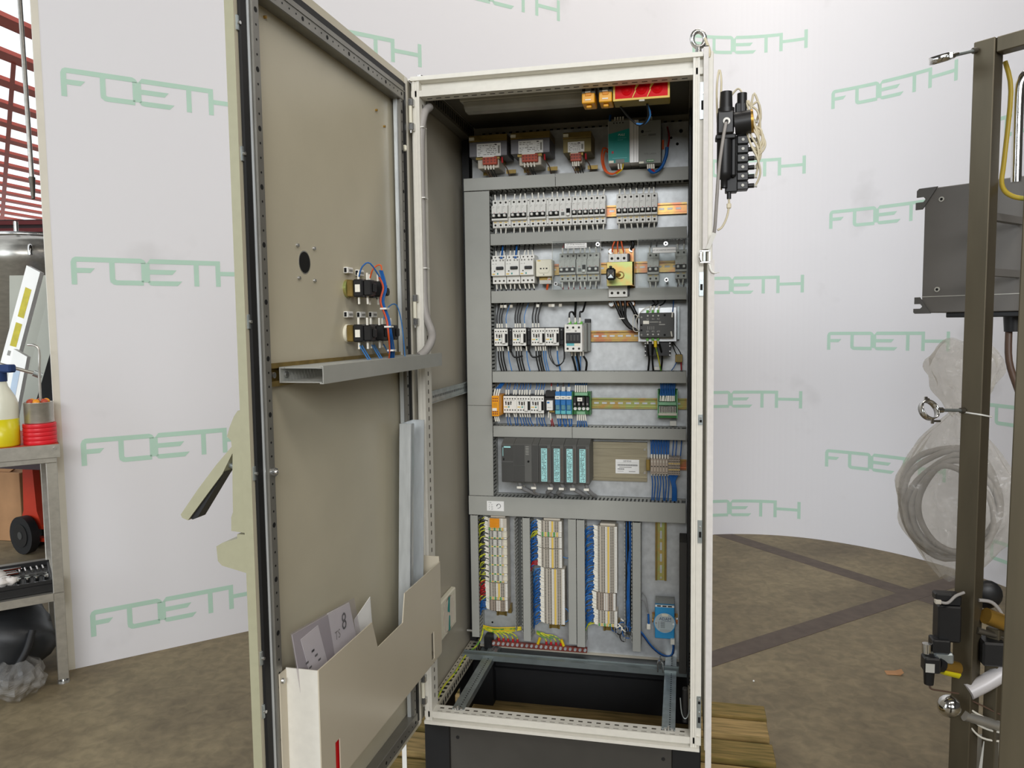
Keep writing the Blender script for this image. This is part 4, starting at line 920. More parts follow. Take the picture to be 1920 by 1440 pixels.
# ---- solid state relay on heat sink, fan, small block
sr = thing('solid_state_relay', (655, 440, 1076), 'black solid state relay block on a bright aluminium heat sink', 'relay')
hs = MB().box(599, 716, 418, 424, 1076, 1182, 'heatsink', 1)
for i in range(13): hs.box(601+i*9, 604+i*9, 424, 498, 1077, 1181, 'heatsink')
hs.box(718, 724, 470, 500, 1082, 1184, 'zinc').build('heat_sink', sr)
MB().box(605, 709, 385, 418, 1089, 1165, 'plc_dark', 2).build('relay_block', sr)
mb = MB()
for i in range(3):
    mb.box(625+i*16, 632+i*16, 396, 410, 1165, 1174, 'green_plug').box(625+i*16, 632+i*16, 396, 410, 1080, 1089, 'green_plug')
mb.build('green_terminals', sr, kind='stuff')
mb = MB()
for i in range(3): mb.disc((630+i*16, 384.4, 1156), 2.6, 1, 8, 'device_grey').disc((630+i*16, 384.4, 1099), 2.6, 1, 8, 'device_grey'); text_mb(mb, ('1L1', '3L2', '5L3')[i], 630+i*16, 384.5, 1146, 5.5, 'device_grey'); text_mb(mb, ('2T1', '4T2', '6T3')[i], 630+i*16, 384.5, 1108, 5.5, 'device_grey')
for x, z in ((681, 1157), (681, 1097), (611, 1128), (611, 1112)): mb.box(x-3, x+3, 384.3, 386, z-3, z+3, 'hole_black')
for z in (1152, 1098): mb.disc((611, 384.3, z), 3, 1, 10, 'grey_print')
for i in range(4): mb.box(630+i*6, 630.7+i*6, 384.4, 385, 1114, 1124, 'device_grey')
mb.box(636, 662, 384.4, 385, 1136, 1137.5, 'device_grey').box(664, 682, 384.4, 385, 1128, 1130, 'device_grey').disc((667, 384.4, 1136), 3.4, 1, 10, 'grey_print').build('print', sr)
MB().box(616, 634, 383.6, 385, 1131, 1141, 'ferrule').build('id_tag', sr)
mb = MB()
for x in (628, 644, 660): ferr(mb, x, 1084, 402, False, 14, 1)
for x, d in ((634, 6), (646, 4), (660, 4)): ferr(mb, x, 1170, 402, True, 16, d)
ferr(mb, 703, 1150, 384, True, 16, 1); ferr(mb, 700, 1108, 384, False, 16, 3); mb.build('wire_ferrules', sr, kind='stuff')
wires(sr, [([(640, 404, 1186), (650, 430, 1194), (640, 460, 1206)], 2.4, 'wire_black'), ([(650, 404, 1186), (660, 430, 1196), (656, 460, 1206)], 2.4, 'wire_black'), ([(664, 404, 1186), (676, 430, 1194), (682, 460, 1206)], 2.4, 'wire_black'), ([(704, 386, 1166), (706, 420, 1186), (706, 460, 1206)], 1.6, 'wire_blue'), ([(628, 404, 1070), (630, 420, 1040), (632, 440, 1020), (628, 462, 984)], 3.2, 'wire_black'), ([(644, 404, 1070), (642, 440, 1020), (644, 462, 984)], 3.2, 'wire_black'), ([(664, 404, 1070), (672, 440, 1030), (668, 462, 984)], 3.2, 'wire_black'), ([(604, 410, 1150), (588, 404, 1160), (584, 404, 1120), (592, 408, 1108), (606, 412, 1112)], 1.3, 'wire_white'), ([(640, 404, 1186), (616, 402, 1176), (596, 402, 1150), (594, 404, 1122), (604, 410, 1110)], 1.3, 'wire_white')])
MB().tube([(652, 400, 1080), (653, 400, 1060)], 5, 8, 'wire_yellow', 1).tube([(653, 402, 1062), (660, 420, 1030), (668, 450, 984)], 2.2, 6, 'wire_green_yellow').build('earth_wire', sr)
fa = thing('cooling_fan', (658, 460, 1031), 'small black cooling fan under the heat sink', 'fan')
MB().box(619, 698, 428, 432, 1031, 1074, 'black_plastic', 1).build('flange', fa); MB().box(619, 698, 488, 492, 1031, 1074, 'black_plastic').build('flange', fa); MB().box(626, 691, 432, 488, 1034, 1072, 'black_paint', 2).build('duct', fa)
for x in (621, 696):
    for z in (1034, 1046, 1062, 1071): MB().disc((x, 426, z), 2.4, 2, 8, 'steel').build('screw', fa)
tb = MB().box(712, 734, 462, 500, 1010, 1034, 'brass_old', 1).box(716, 730, 458, 462, 1014, 1030, 'core_brown').build('terminal_piece', None, 'small brown terminal piece right of the cooling fan', 'terminal')
wires(tb, [([(702, 440, 1074), (708, 452, 1052), (716, 468, 1034)], 1.6, 'wire_black'), ([(704, 440, 1074), (722, 452, 1050), (730, 468, 1034)], 1.6, 'wire_black'), ([(716, 470, 1010), (708, 470, 994), (700, 470, 984)], 1.4, 'wire_blue'), ([(730, 470, 1010), (731, 470, 984)], 2.2, 'wire_red')])
MB().box(640, 672, 470, 474, 985, 995, 'ferrule').build('duct_tag', None, 'pale duct tag standing above the grey duct below the fan', 'tag')
# ---- transformers
def transformer(x0, x1, z0, z1, label, core, lab, term, tw):
    t = thing('transformer', ((x0+x1)/2, 450, z0), label, 'transformer', 'control transformers'); h = z1-z0; zb = z0+h*0.40; zt = z1-h*0.19
    MB().box(x0, x1, 396, 500, zb, zt, core, 1).build('core', t)
    br = MB().box(x0, x1, 398, 500, zt, z1, 'brass_old', 1).box(x0, x1, 393.5, 398, zt, zt+4, 'brass_old').build('top_bracket', t)
    MB().box(x0+1, x0+17, 391, 398, zt+5, zt+14, 'cream').build('id_tag', br)
    MB().box(x0+24, x1-30, 408, 500, z0+10, zb, 'terminal_beige', 2).box(x0+20, x1-26, 402, 498, zb-8, zb, 'brass_old').build('winding', t)
    MB().box(x0+26, x0+44, 470, 474, z0, z0+18, 'brass_old').build('foot', t); MB().box(x1-20, x1+12, 470, 474, z0+2, z0+14, 'brass_old').build('foot', t)
    lb = MB().box(lab[0], lab[1], 394.6, 396, lab[2], lab[3], 'paper').build('rating_plate', t)
    mb = MB(); lines(mb, 6, lab[0]+3, lab[1]-12, 394.2, lab[2]+3, lab[3]-3, 'grey_print', int(x0)); mb.box(lab[1]-20, lab[1]-13, 394.1, 394.6, lab[3]-6, lab[3]-3, 'ink').box(lab[1]-9, lab[1]-3, 394.1, 394.6, lab[2]+8, lab[3]-8, 'grey_print').build('print', lb)
    tm = MB().box(term[0], term[1], 392, 412, zb-26, zb-2, 'terminal_red', 1)
    n = tw
    for i in range(n):
        x = term[0]+(i+0.5)*(term[1]-term[0])/n
        for z in (zb-9, zb-18): tm.box(x-2.8, x+2.8, 391.4, 392.4, z-2.6, z+2.6, 'bar_brown')
    tm.box(term[0]+1, term[1]-8, 391, 393, zb-4, zb-1, 'ferrule').build('terminal_row', t)
    mb = MB()
    for i in range(4): ferr(mb, term[0]+5+i*(term[1]-term[0]-8)/4, zb-26, 402, False, 14, random.uniform(-1, 2))
    mb.build('wire_ferrules', t, kind='stuff')
    wires(t, [([(term[0]+5+i*9, 405, zb-40), (term[0]+10+i*8, 425, zb-52), (term[0]+16+i*7, 450, zb-66)], 1.8, 'wire_brown' if i < 2 else 'wire_black') for i in range(4)])
    MB().tube([(x1-18, 404, zb-4), (x1-17, 402, zb-22)], 3, 8, 'wire_red', 1).tube([(x1-17, 404, zb-22), (x1-8, 430, zb-36), (x1-6, 460, zb-60)], 1.8, 6, 'wire_brown').build('earth_lead', t)
    return t
transformer(70, 193, 1622, 1734, 'left of the three transformers, grey core', 'core_steel', (95, 173, 1666, 1706), (114, 160), 4)
transformer(205, 329, 1624, 1734, 'middle of the three transformers, grey core with larger plate', 'core_steel', (230, 308, 1668, 1707), (241, 291), 5)
transformer(371, 458, 1621, 1724, 'right smaller transformer with olive-brown core', 'core_brown', (386, 437, 1663, 1694), (394, 427), 4)
# ---- power supplies
ps = thing('power_supply', (543, 440, 1618), 'teal and grey power supply left of the plain grey one', 'power supply')
MB().box(511, 576, 382, 498, 1619, 1745, 'aluminium', 1).build('housing', ps)
MB().box(576.6, 602.4, 383, 498, 1619, 1744, 'aluminium').box(588, 589, 382.5, 383, 1620, 1743, 'psu_grey').box(597, 597.8, 382.5, 383, 1620, 1743, 'psu_grey').build('heat_sink', ps)
MB().prism([(512, 1620), (575, 1620), (575, 1720), (540, 1712), (512, 1706)], 'y', 380.5, 382, 'psu_teal').prism([(512, 1706), (540, 1712), (575, 1720), (575, 1744), (512, 1744)], 'y', 380.6, 382, 'psu_grey').build('front', ps)
mb = MB(); text_mb(mb, 'PULS', 551, 380, 1702, 9, 'paper', 0.25); mb.box(540, 566, 380, 380.6, 1692.5, 1694, 'relay_cyan').box(540, 556, 380, 380.6, 1687, 1688.5, 'relay_cyan').box(524, 568, 380, 380.6, 1633, 1634.5, 'relay_cyan'); mb.box(522, 528, 379.6, 380.6, 1648, 1655, 'red_ferrule').build('print', ps)
mb = MB()
for i in range(4): mb.disc((529+i*9, 380, 1738), 2, 1, 8, 'hole_black')
mb.box(514, 528, 379.4, 380.8, 1620, 1627, 'cream').box(534, 560, 379.4, 381, 1620, 1630, 'psu_grey').build('terminals', ps)
mb = MB()
for i in range(4): ferr(mb, 531+i*8, 1746, 396, True, 14, 0)
ferr(mb, 541, 1619, 390, False, 16, 1); ferr(mb, 549, 1619, 390, False, 16, 1); mb.build('wire_ferrules', ps, kind='stuff')
wires(ps, [([(508, 440, 1672), (492, 425, 1676), (488, 415, 1640), (498, 410, 1604), (522, 408, 1592), (545, 400, 1604)], 2.6, 'wire_orange'), ([(508, 444, 1664), (497, 430, 1668), (493, 420, 1636), (504, 412, 1602), (526, 410, 1594), (549, 402, 1604)], 2.6, 'wire_orange'), ([(556, 390, 1618), (552, 396, 1602), (534, 408, 1592)], 1.8, 'wire_yellow'), ([(514, 430, 1746), (512, 440, 1766), (512, 450, 1780)], 4, 'wire_blue')])
ps = thing('power_supply', (636, 440, 1612), 'plain grey power supply right of the teal one', 'power supply')
MB().box(603, 669, 382, 498, 1613, 1740, 'psu_grey', 1).build('housing', ps)
mb = MB().disc((614, 381, 1708), 4.5, 1, 12, 'hole_black'); mb.box(622, 640, 381.4, 382, 1707, 1708.5, 'plc_grey').box(614, 626, 381.4, 382, 1696, 1697.2, 'plc_grey').box(632, 654, 381.4, 382, 1694, 1700, 'plc_grey')
text_mb(mb, 'TITE LAREA', 637, 381.4, 1641, 7, 'plc_grey'); mb.build('print', ps)
mb = MB().box(626, 648, 379, 382, 1617, 1624, 'pcb_green').box(604, 618, 380.8, 382, 1614, 1620, 'cream')
for i in range(4): mb.disc((630+i*5, 378.6, 1621), 1.6, 1, 8, 'ferrule')
mb.build('terminals', ps); mb = MB()
for i in range(4): ferr(mb, 629+i*6, 1612, 388, False, 13, 1)
for i in range(2): ferr(mb, 633+i*7, 1741, 396, True, 13, 0)
mb.build('wire_ferrules', ps, kind='stuff')
wires(ps, [([(632, 390, 1598), (645, 398, 1588), (670, 405, 1604), (684, 410, 1640), (686, 412, 1664)], 5, 'wire_blue'), ([(640, 392, 1598), (655, 400, 1590), (676, 410, 1612), (688, 415, 1662), (692, 440, 1700), (686, 470, 1738)], 2.6, 'wire_red'), ([(674, 420, 1688), (674, 420, 1660)], 3.4, 'wire_orange'), ([(634, 400, 1754), (642, 420, 1776)], 1.6, 'wire_red')])
# ---- red lamp unit and yellow relays hung under the front of the roof
RB = thing('warning_lamp', (628, 110, 1716), 'red lamp panel in a yellow frame with two yellow flashes', 'lamp')
MB().box(555, 700, 62, 120, 1712, 1764, 'orange_dark', 2).build('housing', RB)
MB().box(555, 700, 57, 62, 1760, 1766, 'bridge_yellow').box(555, 700, 57, 62, 1712, 1717).box(555, 560, 57, 62, 1717, 1760).box(695, 700, 57, 62, 1717, 1760).build('frame', RB)
lens = MB().box(560, 695, 59, 62, 1717, 1760, 'red_plastic').build('lens', RB)
for x in (590, 628, 668): MB().lathe((x, 59, 1738), [(14, 0), (13, 2), (9, 1), (8, 3), (0.1, 4)], 20, 'red_plastic', 'y').build('lens_dome', lens)
for x in (612, 650): MB().prism([(x-8, 1718), (x-6, 1718), (x+2, 1734), (x+1, 1738), (x+10, 1750), (x+8, 1756), (x+3, 1754), (x-1, 1740), (x, 1736)], 'y', 56.6, 58.6, 'bridge_yellow').build('flash_symbol', RB)
MB().box(622, 636, 58, 64, 1708, 1713, 'terminal_beige').build('clip', RB)
wires(RB, [([(570, 110, 1712), (590, 140, 1690), (620, 150, 1668), (642, 120, 1682), (640, 100, 1712)], 2.6, 'wire_black'), ([(610, 150, 1674), (632, 146, 1672), (648, 130, 1690), (640, 106, 1712)], 2.8, 'wire_lightblue')])
for i, x0 in enumerate((472, 517)):
    t = thing('plug_in_relay', (x0+18, 90, 1706), ('left' if i == 0 else 'right')+' yellow and grey relay beside the red lamp panel', 'relay', 'yellow relays under the roof')
    MB().box(x0, x0+36, 60, 120, 1736, 1764, 'psu_grey', 2).box(x0+2, x0+10, 58, 60, 1744, 1754, 'hole_black').box(x0+26, x0+34, 58, 60, 1744, 1754, 'hole_black').build('socket', t)
    MB().box(x0+1, x0+35, 56, 118, 1712, 1738, 'yellow_plastic', 2).box(x0+10, x0+26, 54, 60, 1730, 1738, 'tag_orange', 1).build('relay_case', t)
    MB().box(x0+11, x0+25, 70, 90, 1704, 1712, 'yellow_plastic', 2).build('eject_lug', t)
    MB().sphere((x0+16, 57, 1755), 4.5, 'bridge_yellow', 10, 8).box(x0+10, x0+24, 55, 57.5, 1739, 1742, 'ferrule').box(x0+10, x0+25, 54.6, 56.2, 1719, 1722, 'ferrule').build('test_button', t)
# ---- relay row
CZ5 = 874
t = thing('safety_relay', (146, 440, 838), 'slim orange safety relay at the left end of the relay row', 'relay')
MB().box(133, 157, 388, 492, 840, 906, 'orange_relay', 1.5).build('case', t)
mb = MB()
for i in range(3):
    for z in (898, 890, 848, 855): mb.box(136.5+i*6.5, 140.5+i*6.5, 387.4, 388.4, z-2, z+2, 'bar_brown')
for z in (880, 876, 870): mb.box(138, 152, 387.6, 388.2, z, z+1, 'orange_dark')
mb.box(135, 150, 386.8, 388, 858, 867, 'ferrule').build('print', t); mb = MB()
for i in range(3): ferr(mb, 138+i*7, 906, 400, True, 22, 4+i); ferr(mb, 139+i*6, 840, 400, False, 18, 3)
mb.build('wire_ferrules', t, kind='stuff')
wires(t, [([(143+i*6, 410, 926), (150+i*5, 440, 940), (150+i*6, 466, 948)], 2.4, 'wire_blue') for i in range(3)])
for i, x0 in enumerate((160.5, 205.5, 250.8)):
    t = contactor(x0, CZ5, ('left', 'middle', 'right')[i]+' one of the three contactors with blue wires', i > 0, 'contactors with blue wires')
    mb = MB(); sp = []
    for j in range(5):
        if (i, j) in ((0, 2), (2, 0)): continue
        x = x0+6+j*8.4; ferr(mb, x, CZ5+29, 452, True, 18, random.uniform(-1, 2)); ferr(mb, x, CZ5-29, 452, False, 14, random.uniform(-1, 3))
        sp.append(([(x, 458, CZ5+46), (x+3, 462, CZ5+60), (x+random.uniform(-2, 5), 468, CZ5+76)], 1.7, 'wire_blue' if (i+j) % 4 else 'wire_lightblue')); sp.append(([(x+1, 458, CZ5-42), (x+2, 462, CZ5-56), (x+random.uniform(0, 10), 468, CZ5-73)], 1.7, 'wire_blue'))
    mb.build('wire_ferrules', t, kind='stuff'); wires(t, sp)
t = thing('interface_relay', (318, 455, 852), 'black relay socket with a white relay between contactors and blue relays', 'relay')
MB().prism([(490, 850), (440, 850), (440, 896), (452, 900), (460, 918), (490, 918)], 'x', 298, 331, 'black_plastic').build('socket', t)
MB().box(306, 326, 426, 440, 857, 889, 'white_plastic', 1).box(308, 316, 425.4, 426.2, 880, 885, 'relay_blue').box(309, 322, 425.4, 426.2, 866, 867, 'grey_print').box(314, 331, 432, 442, 850, 855, 'brass_old').build('relay_can', t)
mb = MB(); ferr(mb, 316, 918, 462, True, 14, 0, 'wire_white'); ferr(mb, 311, 852, 440, False, 20, -2); ferr(mb, 316, 846, 440, False, 22, 1); mb.build('wire_ferrules', t, kind='stuff')
wires(t, [([(316, 445, 826), (317, 455, 812), (316, 466, 802)], 2, 'wire_red'), ([(320, 445, 828), (322, 455, 812), (322, 466, 802)], 2, 'wire_red'), ([(316, 464, 932), (316, 468, 948)], 2, 'wire_red')])
for i in range(3):
    x0 = 332+i*18.2; t = thing('blue_relay', (x0+9, 455, 843), ('left', 'middle', 'right')[i]+' one of the three blue plug-in relay sockets', 'relay', 'blue relay sockets')
    MB().box(x0, x0+17.6, 442, 490, 843, 917, 'relay_blue', 1).box(x0+1, x0+16.6, 434, 442, 874, 890, 'relay_blue', 1).build('socket', t)
    MB().box(x0+2.5, x0+15, 434, 443, 858, 874, 'relay_clear', 1).build('relay_can', t); MB().box(x0+1, x0+16.6, 436, 443, 844, 856, 'relay_cyan', 1).build('retainer', t)
    MB().box(x0+0.5, x0+17.4, 437, 442.6, 892, 903, 'ferrule').box(x0+4, x0+13, 436.6, 437.2, 896, 899, 'grey_print').build('id_tag', t)
    mb = MB()
    for j in range(3): ferr(mb, x0+3+j*5.5, 914, 455, True, 17, 1) if j < 2 else None; ferr(mb, x0+3+j*5.5, 844, 455, False, 16, 1)
    mb.build('wire_ferrules', t, kind='stuff')
    wires(t, [([(x0+5, 460, 930), (x0+6, 466, 948)], 2, 'wire_brown' if i == 1 else 'wire_blue'), ([(x0+5, 460, 830), (x0+6, 464, 815), (x0+8, 468, 800)], 2.2, 'wire_blue'), ([(x0+12, 460, 830), (x0+14, 464, 815), (x0+12, 468, 800)], 2.2, 'wire_blue')])
t = thing('relay_board', (416, 460, 841), 'green relay board with four black relays and white indicators', 'relay board')
MB().box(387, 446, 468, 472, 841, 916, 'pcb_green').box(387, 389, 440, 488, 841, 916, 'pcb_green').box(444, 446, 440, 488, 841, 916, 'pcb_green').box(389, 444, 472, 490, 845, 912, 'pcb_green').build('board', t)
MB().box(394, 436, 452, 468, 903, 913, 'pcb_light', 1).build('terminal_row', t); MB().box(400, 428, 452, 468, 842, 852, 'pcb_light', 1).build('terminal_row', t)
for i in range(4):
    x = 390+i*13.6; MB().box(x, x+11, 442, 468, 868, 900, 'black_plastic', 1).box(x+3, x+8, 441.6, 442.4, 874, 880, 'grey_print').build('relay', t)
    MB().cyl((x+5.5, 468, 861), (x+5.5, 452, 861), 5.2, n=14, m='white_plastic').build('indicator', t)
MB().box(404, 420, 440.8, 442, 886, 898, 'ferrule').box(408, 416, 440.4, 441, 890, 893, 'grey_print').build('id_tag', t)
mb = MB()
for i in range(6): ferr(mb, 396+i*7, 914, 458, True, 22, 0)
for i in range(5): ferr(mb, 402+i*6, 843, 458, False, 22, -1+i)
mb.build('wire_ferrules', t, kind='stuff')
wires(t, [([(396+i*7, 462, 936), (397+i*7, 468, 948)], 2, 'wire_blue') for i in range(6)]+[([(403+i*6, 462, 822), (402+i*7, 464, 812), (400+i*8, 468, 800)], 2, 'wire_blue') for i in range(5)])
t = thing('connector_terminal', (689, 460, 835), 'green connector terminal module at the right end of the relay row', 'terminal block')
MB().prism([(490, 836), (440, 836), (438, 850), (452, 880), (458, 884), (458, 908), (490, 924)], 'x', 660, 718, 'pcb_green').box(658, 660.5, 432, 490, 834, 924, 'pcb_light').box(717.5, 720, 432, 490, 834, 924, 'pcb_light').build('housing', t)
MB().box(661, 716, 436, 450, 876, 886, 'pcb_light', 1).build('terminal_row', t)
mb = MB()
for i in range(12): mb.box(664+i*4.4, 665.5+i*4.4, 438, 446, 851, 873, 'ferrule').box(665.6+i*4.4, 668.2+i*4.4, 439.5, 447, 851, 873, 'hole_black')
mb.build('contact_rows', t); MB().box(661, 717, 436, 444, 844, 851, 'terminal_beige').build('plug_strip', t)
mb = MB()
for i in range(9): ferr(mb, 666+i*5.4, 888, 446, True, 17, random.uniform(-2, 4))
mb.build('wire_ferrules', t, kind='stuff')
wires(t, [([(666+i*5.4, 452, 904), (668+i*5.2, 460, 925), (667+i*5.6, 468, 948)], 2.2, 'wire_blue') for i in range(9)])
MB().box(696, 716, 478, 482, 806, 822, 'ferrule').build('duct_tag', None, 'pale duct tag below the green connector module', 'tag')
for i, x in enumerate((152, 164, 184, 272, 312, 322, 346)): MB().box(x, x+9.5, 446, 449, 1190, 1199, 'ferrule' if i % 2 else 'terminal_beige').build('duct_tag', None, ORD[i]+' pale tag from the left in the strip above the contactors', 'tag')

# ---- controller rack
def plc(x0, x1, label, kind):
    t = thing('controller_module', ((x0+x1)/2, 430, 626), label, 'controller module', 'programmable controller modules')
    MB().prism([(490, 628), (380, 628), (375, 632), (375, 748), (380, 753), (420, 766), (490, 766)], 'x', x0+0.4, x1-0.4, 'plc_grey').build('housing', t)
    mb = MB()
    if kind == 'ps':
        mb.box(x0+1.5, x1-1.5, 373.6, 375, 698, 748, 'plc_dark').box(x0+1.5, x1-1.5, 373.6, 375, 631, 694, 'plc_dark').build('flap', t)
        MB().box(x0+9, x0+31, 372.8, 374, 741, 746, 'plc_label').box(x0+5, x0+6.5, 372.8, 374, 714, 742, 'plc_label').box(x0+6, x0+10, 372.6, 374, 700, 707, 'hole_black').build('print', t)
    elif kind == 'cpu':
        mb.box(x0+2, x0+36, 373.6, 375, 686, 750, 'plc_dark').box(x0+2, x0+36, 373, 375, 632, 684, 'plc_dark').build('flap', t)
        mb = MB()
        for i in range(6): mb.box(x0+40, x0+50, 374, 375.2, 720+i*5, 721+i*5, 'device_grey')
        mb.disc((x0+49, 372, 698), 3.4, 3, 10, 'hole_black').build('indicators', t)
    elif kind == 'blank': mb.box(x0+2, x1-2, 373, 375, 632, 750, 'plc_dark').build('flap', t)
    else:
        mb.box(x0+3, x1-12, 370, 375, 630, 750, 'plc_dark', 1).build('flap', t)
        lb = MB().box(x0+10, x0+29, 368.8, 370.2, 636, 742, 'plc_label').build('label_strip', t)
        mb = MB(); lines(mb, 20, x0+12, x0+27, 368.5, 638, 741, 'ink', int(x0), 0.5)
        for i in range(1, 20): mb.box(x0+10.5, x0+28.5, 368.5, 368.9, 636+i*5.3, 636.4+i*5.3, 'grey_print')
        mb.build('print', lb); mb = MB()
        for i in range(20): mb.box(x0+33, x0+37, 373.8, 375.2, 640+i*5.2, 643+i*5.2, 'wire_brown')
        mb.build('vent_row', t, kind='stuff')
    return t
plc(166, 206, 'leftmost controller unit, supply module with a short pale bar', 'ps'); plc(206, 266, 'controller processor module with two plain flaps', 'cpu'); plc(266, 286.5, 'narrow blank controller module left of the labelled cards', 'blank')
for i in range(4): plc(287+i*40.8, 327.4+i*40.8, ORD[i]+' controller card from the left with a pale cyan label strip', 'io')
t = thing('profile_rail', (535, 494, 617), 'wide bare aluminium profile rail right of the controller, white sticker on it', 'rail')
MB().box(166, 624, 490, 498, 620, 749, 'profile_rail').box(448, 624, 486, 490, 741, 749).box(448, 624, 486, 490, 728, 731).box(448, 624, 484, 490, 632, 636).box(448, 624, 487, 490, 624, 628).box(448, 624, 488, 490, 702, 703.5).build('profile', t)
for z in (650, 726): MB().cyl((616, 490, z), (616, 485, z), 4, n=10, m='steel').build('screw', t)
lb = MB().box(522, 598, 488.8, 490, 646, 692, 'paper').build('sticker', t)
mb = MB(); text_mb(mb, 'SIEMENS', 560, 488.5, 686.5, 7, 'ink'); mb.box(526, 594, 488.5, 488.9, 681.5, 682, 'grey_print')
for i in range(26): mb.box(529+i*2.5, 530.4+i*2.5, 488.4, 488.9, 671, 676.5, 'ink')
mb.box(534, 574, 488.5, 488.9, 665.5, 667.5, 'grey_print')
for i in range(9): mb.box(529+i*2.4, 530.4+i*2.4, 488.4, 488.9, 658.5, 662.5, 'ink')
mb.box(528, 548, 488.5, 488.9, 653, 654, 'grey_print').box(565, 586, 488.5, 488.9, 652, 654, 'grey_print').build('print', lb)
for i, (x, lx) in enumerate(((215, 245), (262, 255), (316, 300), (352, 335), (388, 412), (432, 445))):
    t = MB().tube([(x+4, 400, 628), (x+8, 412, 606), (lx+6, 430, 588), (lx+16, 462, 572)], 7 if i != 1 else 3.5, 8, 'hose_grey' if i == 1 else 'wire_grey').build('grey_cable', None, ORD[i]+' grey cable from the left dropping out of the controller into the duct', 'cable', 'grey controller cables')
    MB().box(x-2, x+14, 388, 396, 606, 613, 'ferrule').build('cable_tag', t)
for i, x in enumerate((203, 341)): MB().box(x, x+18, 474, 478, 588, 598, 'ferrule').build('duct_tag', None, ('left' if i == 0 else 'right')+' pale tag on the duct wall under the controller', 'tag')
# beige terminals at the right of the controller row
t = thing('terminal_strip', (680, 470, 652), 'short row of beige terminals with blue wires right of the controller', 'terminal block')
MB().box(622, 634, 452, 490, 664, 700, 'brass_old', 1).build('end_stop', t)
for i in range(6): MB().box(636+i*9.2, 644.6+i*9.2, 447, 490, 655, 703, 'terminal_tan', 1).box(638+i*9.2, 642.6+i*9.2, 446.5, 447.2, 678, 681, 'hole_black').box(638+i*9.2, 642.6+i*9.2, 446.5, 447.2, 660, 662, 'hole_brown').box(638+i*9.2, 642.6+i*9.2, 446.5, 447.2, 692, 698, 'terminal_beige').build('terminal', t)
for i in range(7):
    mb = MB().box(692+i*5.2, 696.6+i*5.2, 444, 490, 654, 710, 'terminal_tan')
    for z in (705, 697, 684, 676, 666, 659): mb.box(693+i*5.2, 695.8+i*5.2, 443.4, 444.2, z-2, z+2, 'hole_brown')
    mb.box(692.4+i*5.2, 696.2+i*5.2, 443.2, 444.2, 669.5, 672.5, 'bridge_yellow').box(692.4+i*5.2, 696.2+i*5.2, 443.2, 444.2, 689, 692, 'bridge_yellow').build('terminal', t)
mb = MB(); sp = []
for i in range(7):
    x = 639+i*8.6; ferr(mb, x, 702, 460, True, 14, 0); ferr(mb, x, 656, 460, False, 8, 0)
    for d in (-1.5, 1.5): sp.append(([(x+d, 464, 715), (x+d, 466, 735), (x+d*2, 470, 768)], 2, 'wire_blue'))
    sp.append(([(x, 464, 648), (x+3, 462, 620), (x+random.uniform(-4, 4), 466, 566)], 2, 'wire_blue'))
for i in range(8): sp.append(([(692+i*4.4, 456, 655), (700+i*1.8, 456, 632), (705+i*1.6, 456, 610), (704+i*1.8, 466, 566)], 2.2, 'wire_blue'))
for x in (706, 716, 731): sp.append(([(x-2, 464, 712), (x, 466, 735), (x+2, 470, 768)], 1.8, 'wire_blue'))
mb.build('wire_ferrules', t, kind='stuff'); wires(t, sp)

# ---- vertical terminal columns in the lower section
def term_mesh(kind, x0, x1, h=5.2):
    mb = MB(); w_ = x1-x0
    if kind == 'gnd':
        mb.box(x0, x1, 440, 488, 0.2, h-0.2, 'terminal_beige')
        for i in range(6): mb.box(x0+w_*(0.04+i*0.14), x0+w_*(0.12+i*0.14), 439, 440.4, 0.6, h-0.6, ('terminal_green', 'bridge_yellow')[i % 2])
        mb.box(x1-8, x1, 438.6, 440.4, 0.6, h-0.6, 'white_plastic')
    elif kind == 'orange':
        mb.box(x0, x1, 440, 488, 0.2, h-0.2, 'terminal_beige').box(x0+w_*0.12, x0+w_*0.62, 435, 440.4, 0.3, h-0.3, 'tag_orange').box(x0+w_*0.7, x0+w_*0.8, 439, 440.4, 0.6, h-0.6, 'white_plastic')
    elif kind == 'triple':
        mb.prism([(488, 0.2), (446, 0.2), (446, h-0.2), (488, h-0.2)], 'x', x0, x1, 'terminal_beige').box(x0+2, x0+w_*0.74, 438, 446, 0.3, h-0.3, 'device_grey')
        for i in range(5): mb.box(x0+4+i*9, x0+8+i*9, 437.4, 438.4, 1, h-1, ('hole_brown', 'hole_brown', 'white_plastic', 'hole_brown', 'white_plastic')[i])
        mb.box(x1-12, x1-2, 444.6, 446.4, 0.5, h-0.5, 'cream')
    else:
        body = 'terminal_tan' if kind == 'tan' else 'terminal_beige'
        mb.box(x0, x1, 443, 488, 0.2, h-0.2, body).box(x0+w_*0.16, x0+w_*0.86, 439, 443, 0.2, h-0.2, body)
        for fx in (0.03, 0.2, 0.31, 0.66, 0.76): mb.box(x0+w_*fx, x0+w_*(fx+0.07), 438.4 if fx > 0.1 else 442.4, 443.4, 1.2, h-1.2, 'hole_brown')
        mb.box(x0+w_*0.41, x0+w_*0.47, 438, 439.4, 0.5, h-0.5, 'white_plastic').box(x0+w_*0.88, x1, 441.5, 443.4, 0.5, h-0.5, 'white_plastic')
        if kind == 'bridge': mb.box(x0+w_*0.52, x0+w_*0.6, 437.4, 439.4, 0, h, 'bridge_yellow')
        else: mb.box(x0+w_*0.52, x0+w_*0.58, 438.4, 439.4, 0.5, h-0.5, 'white_plastic')
    return mb
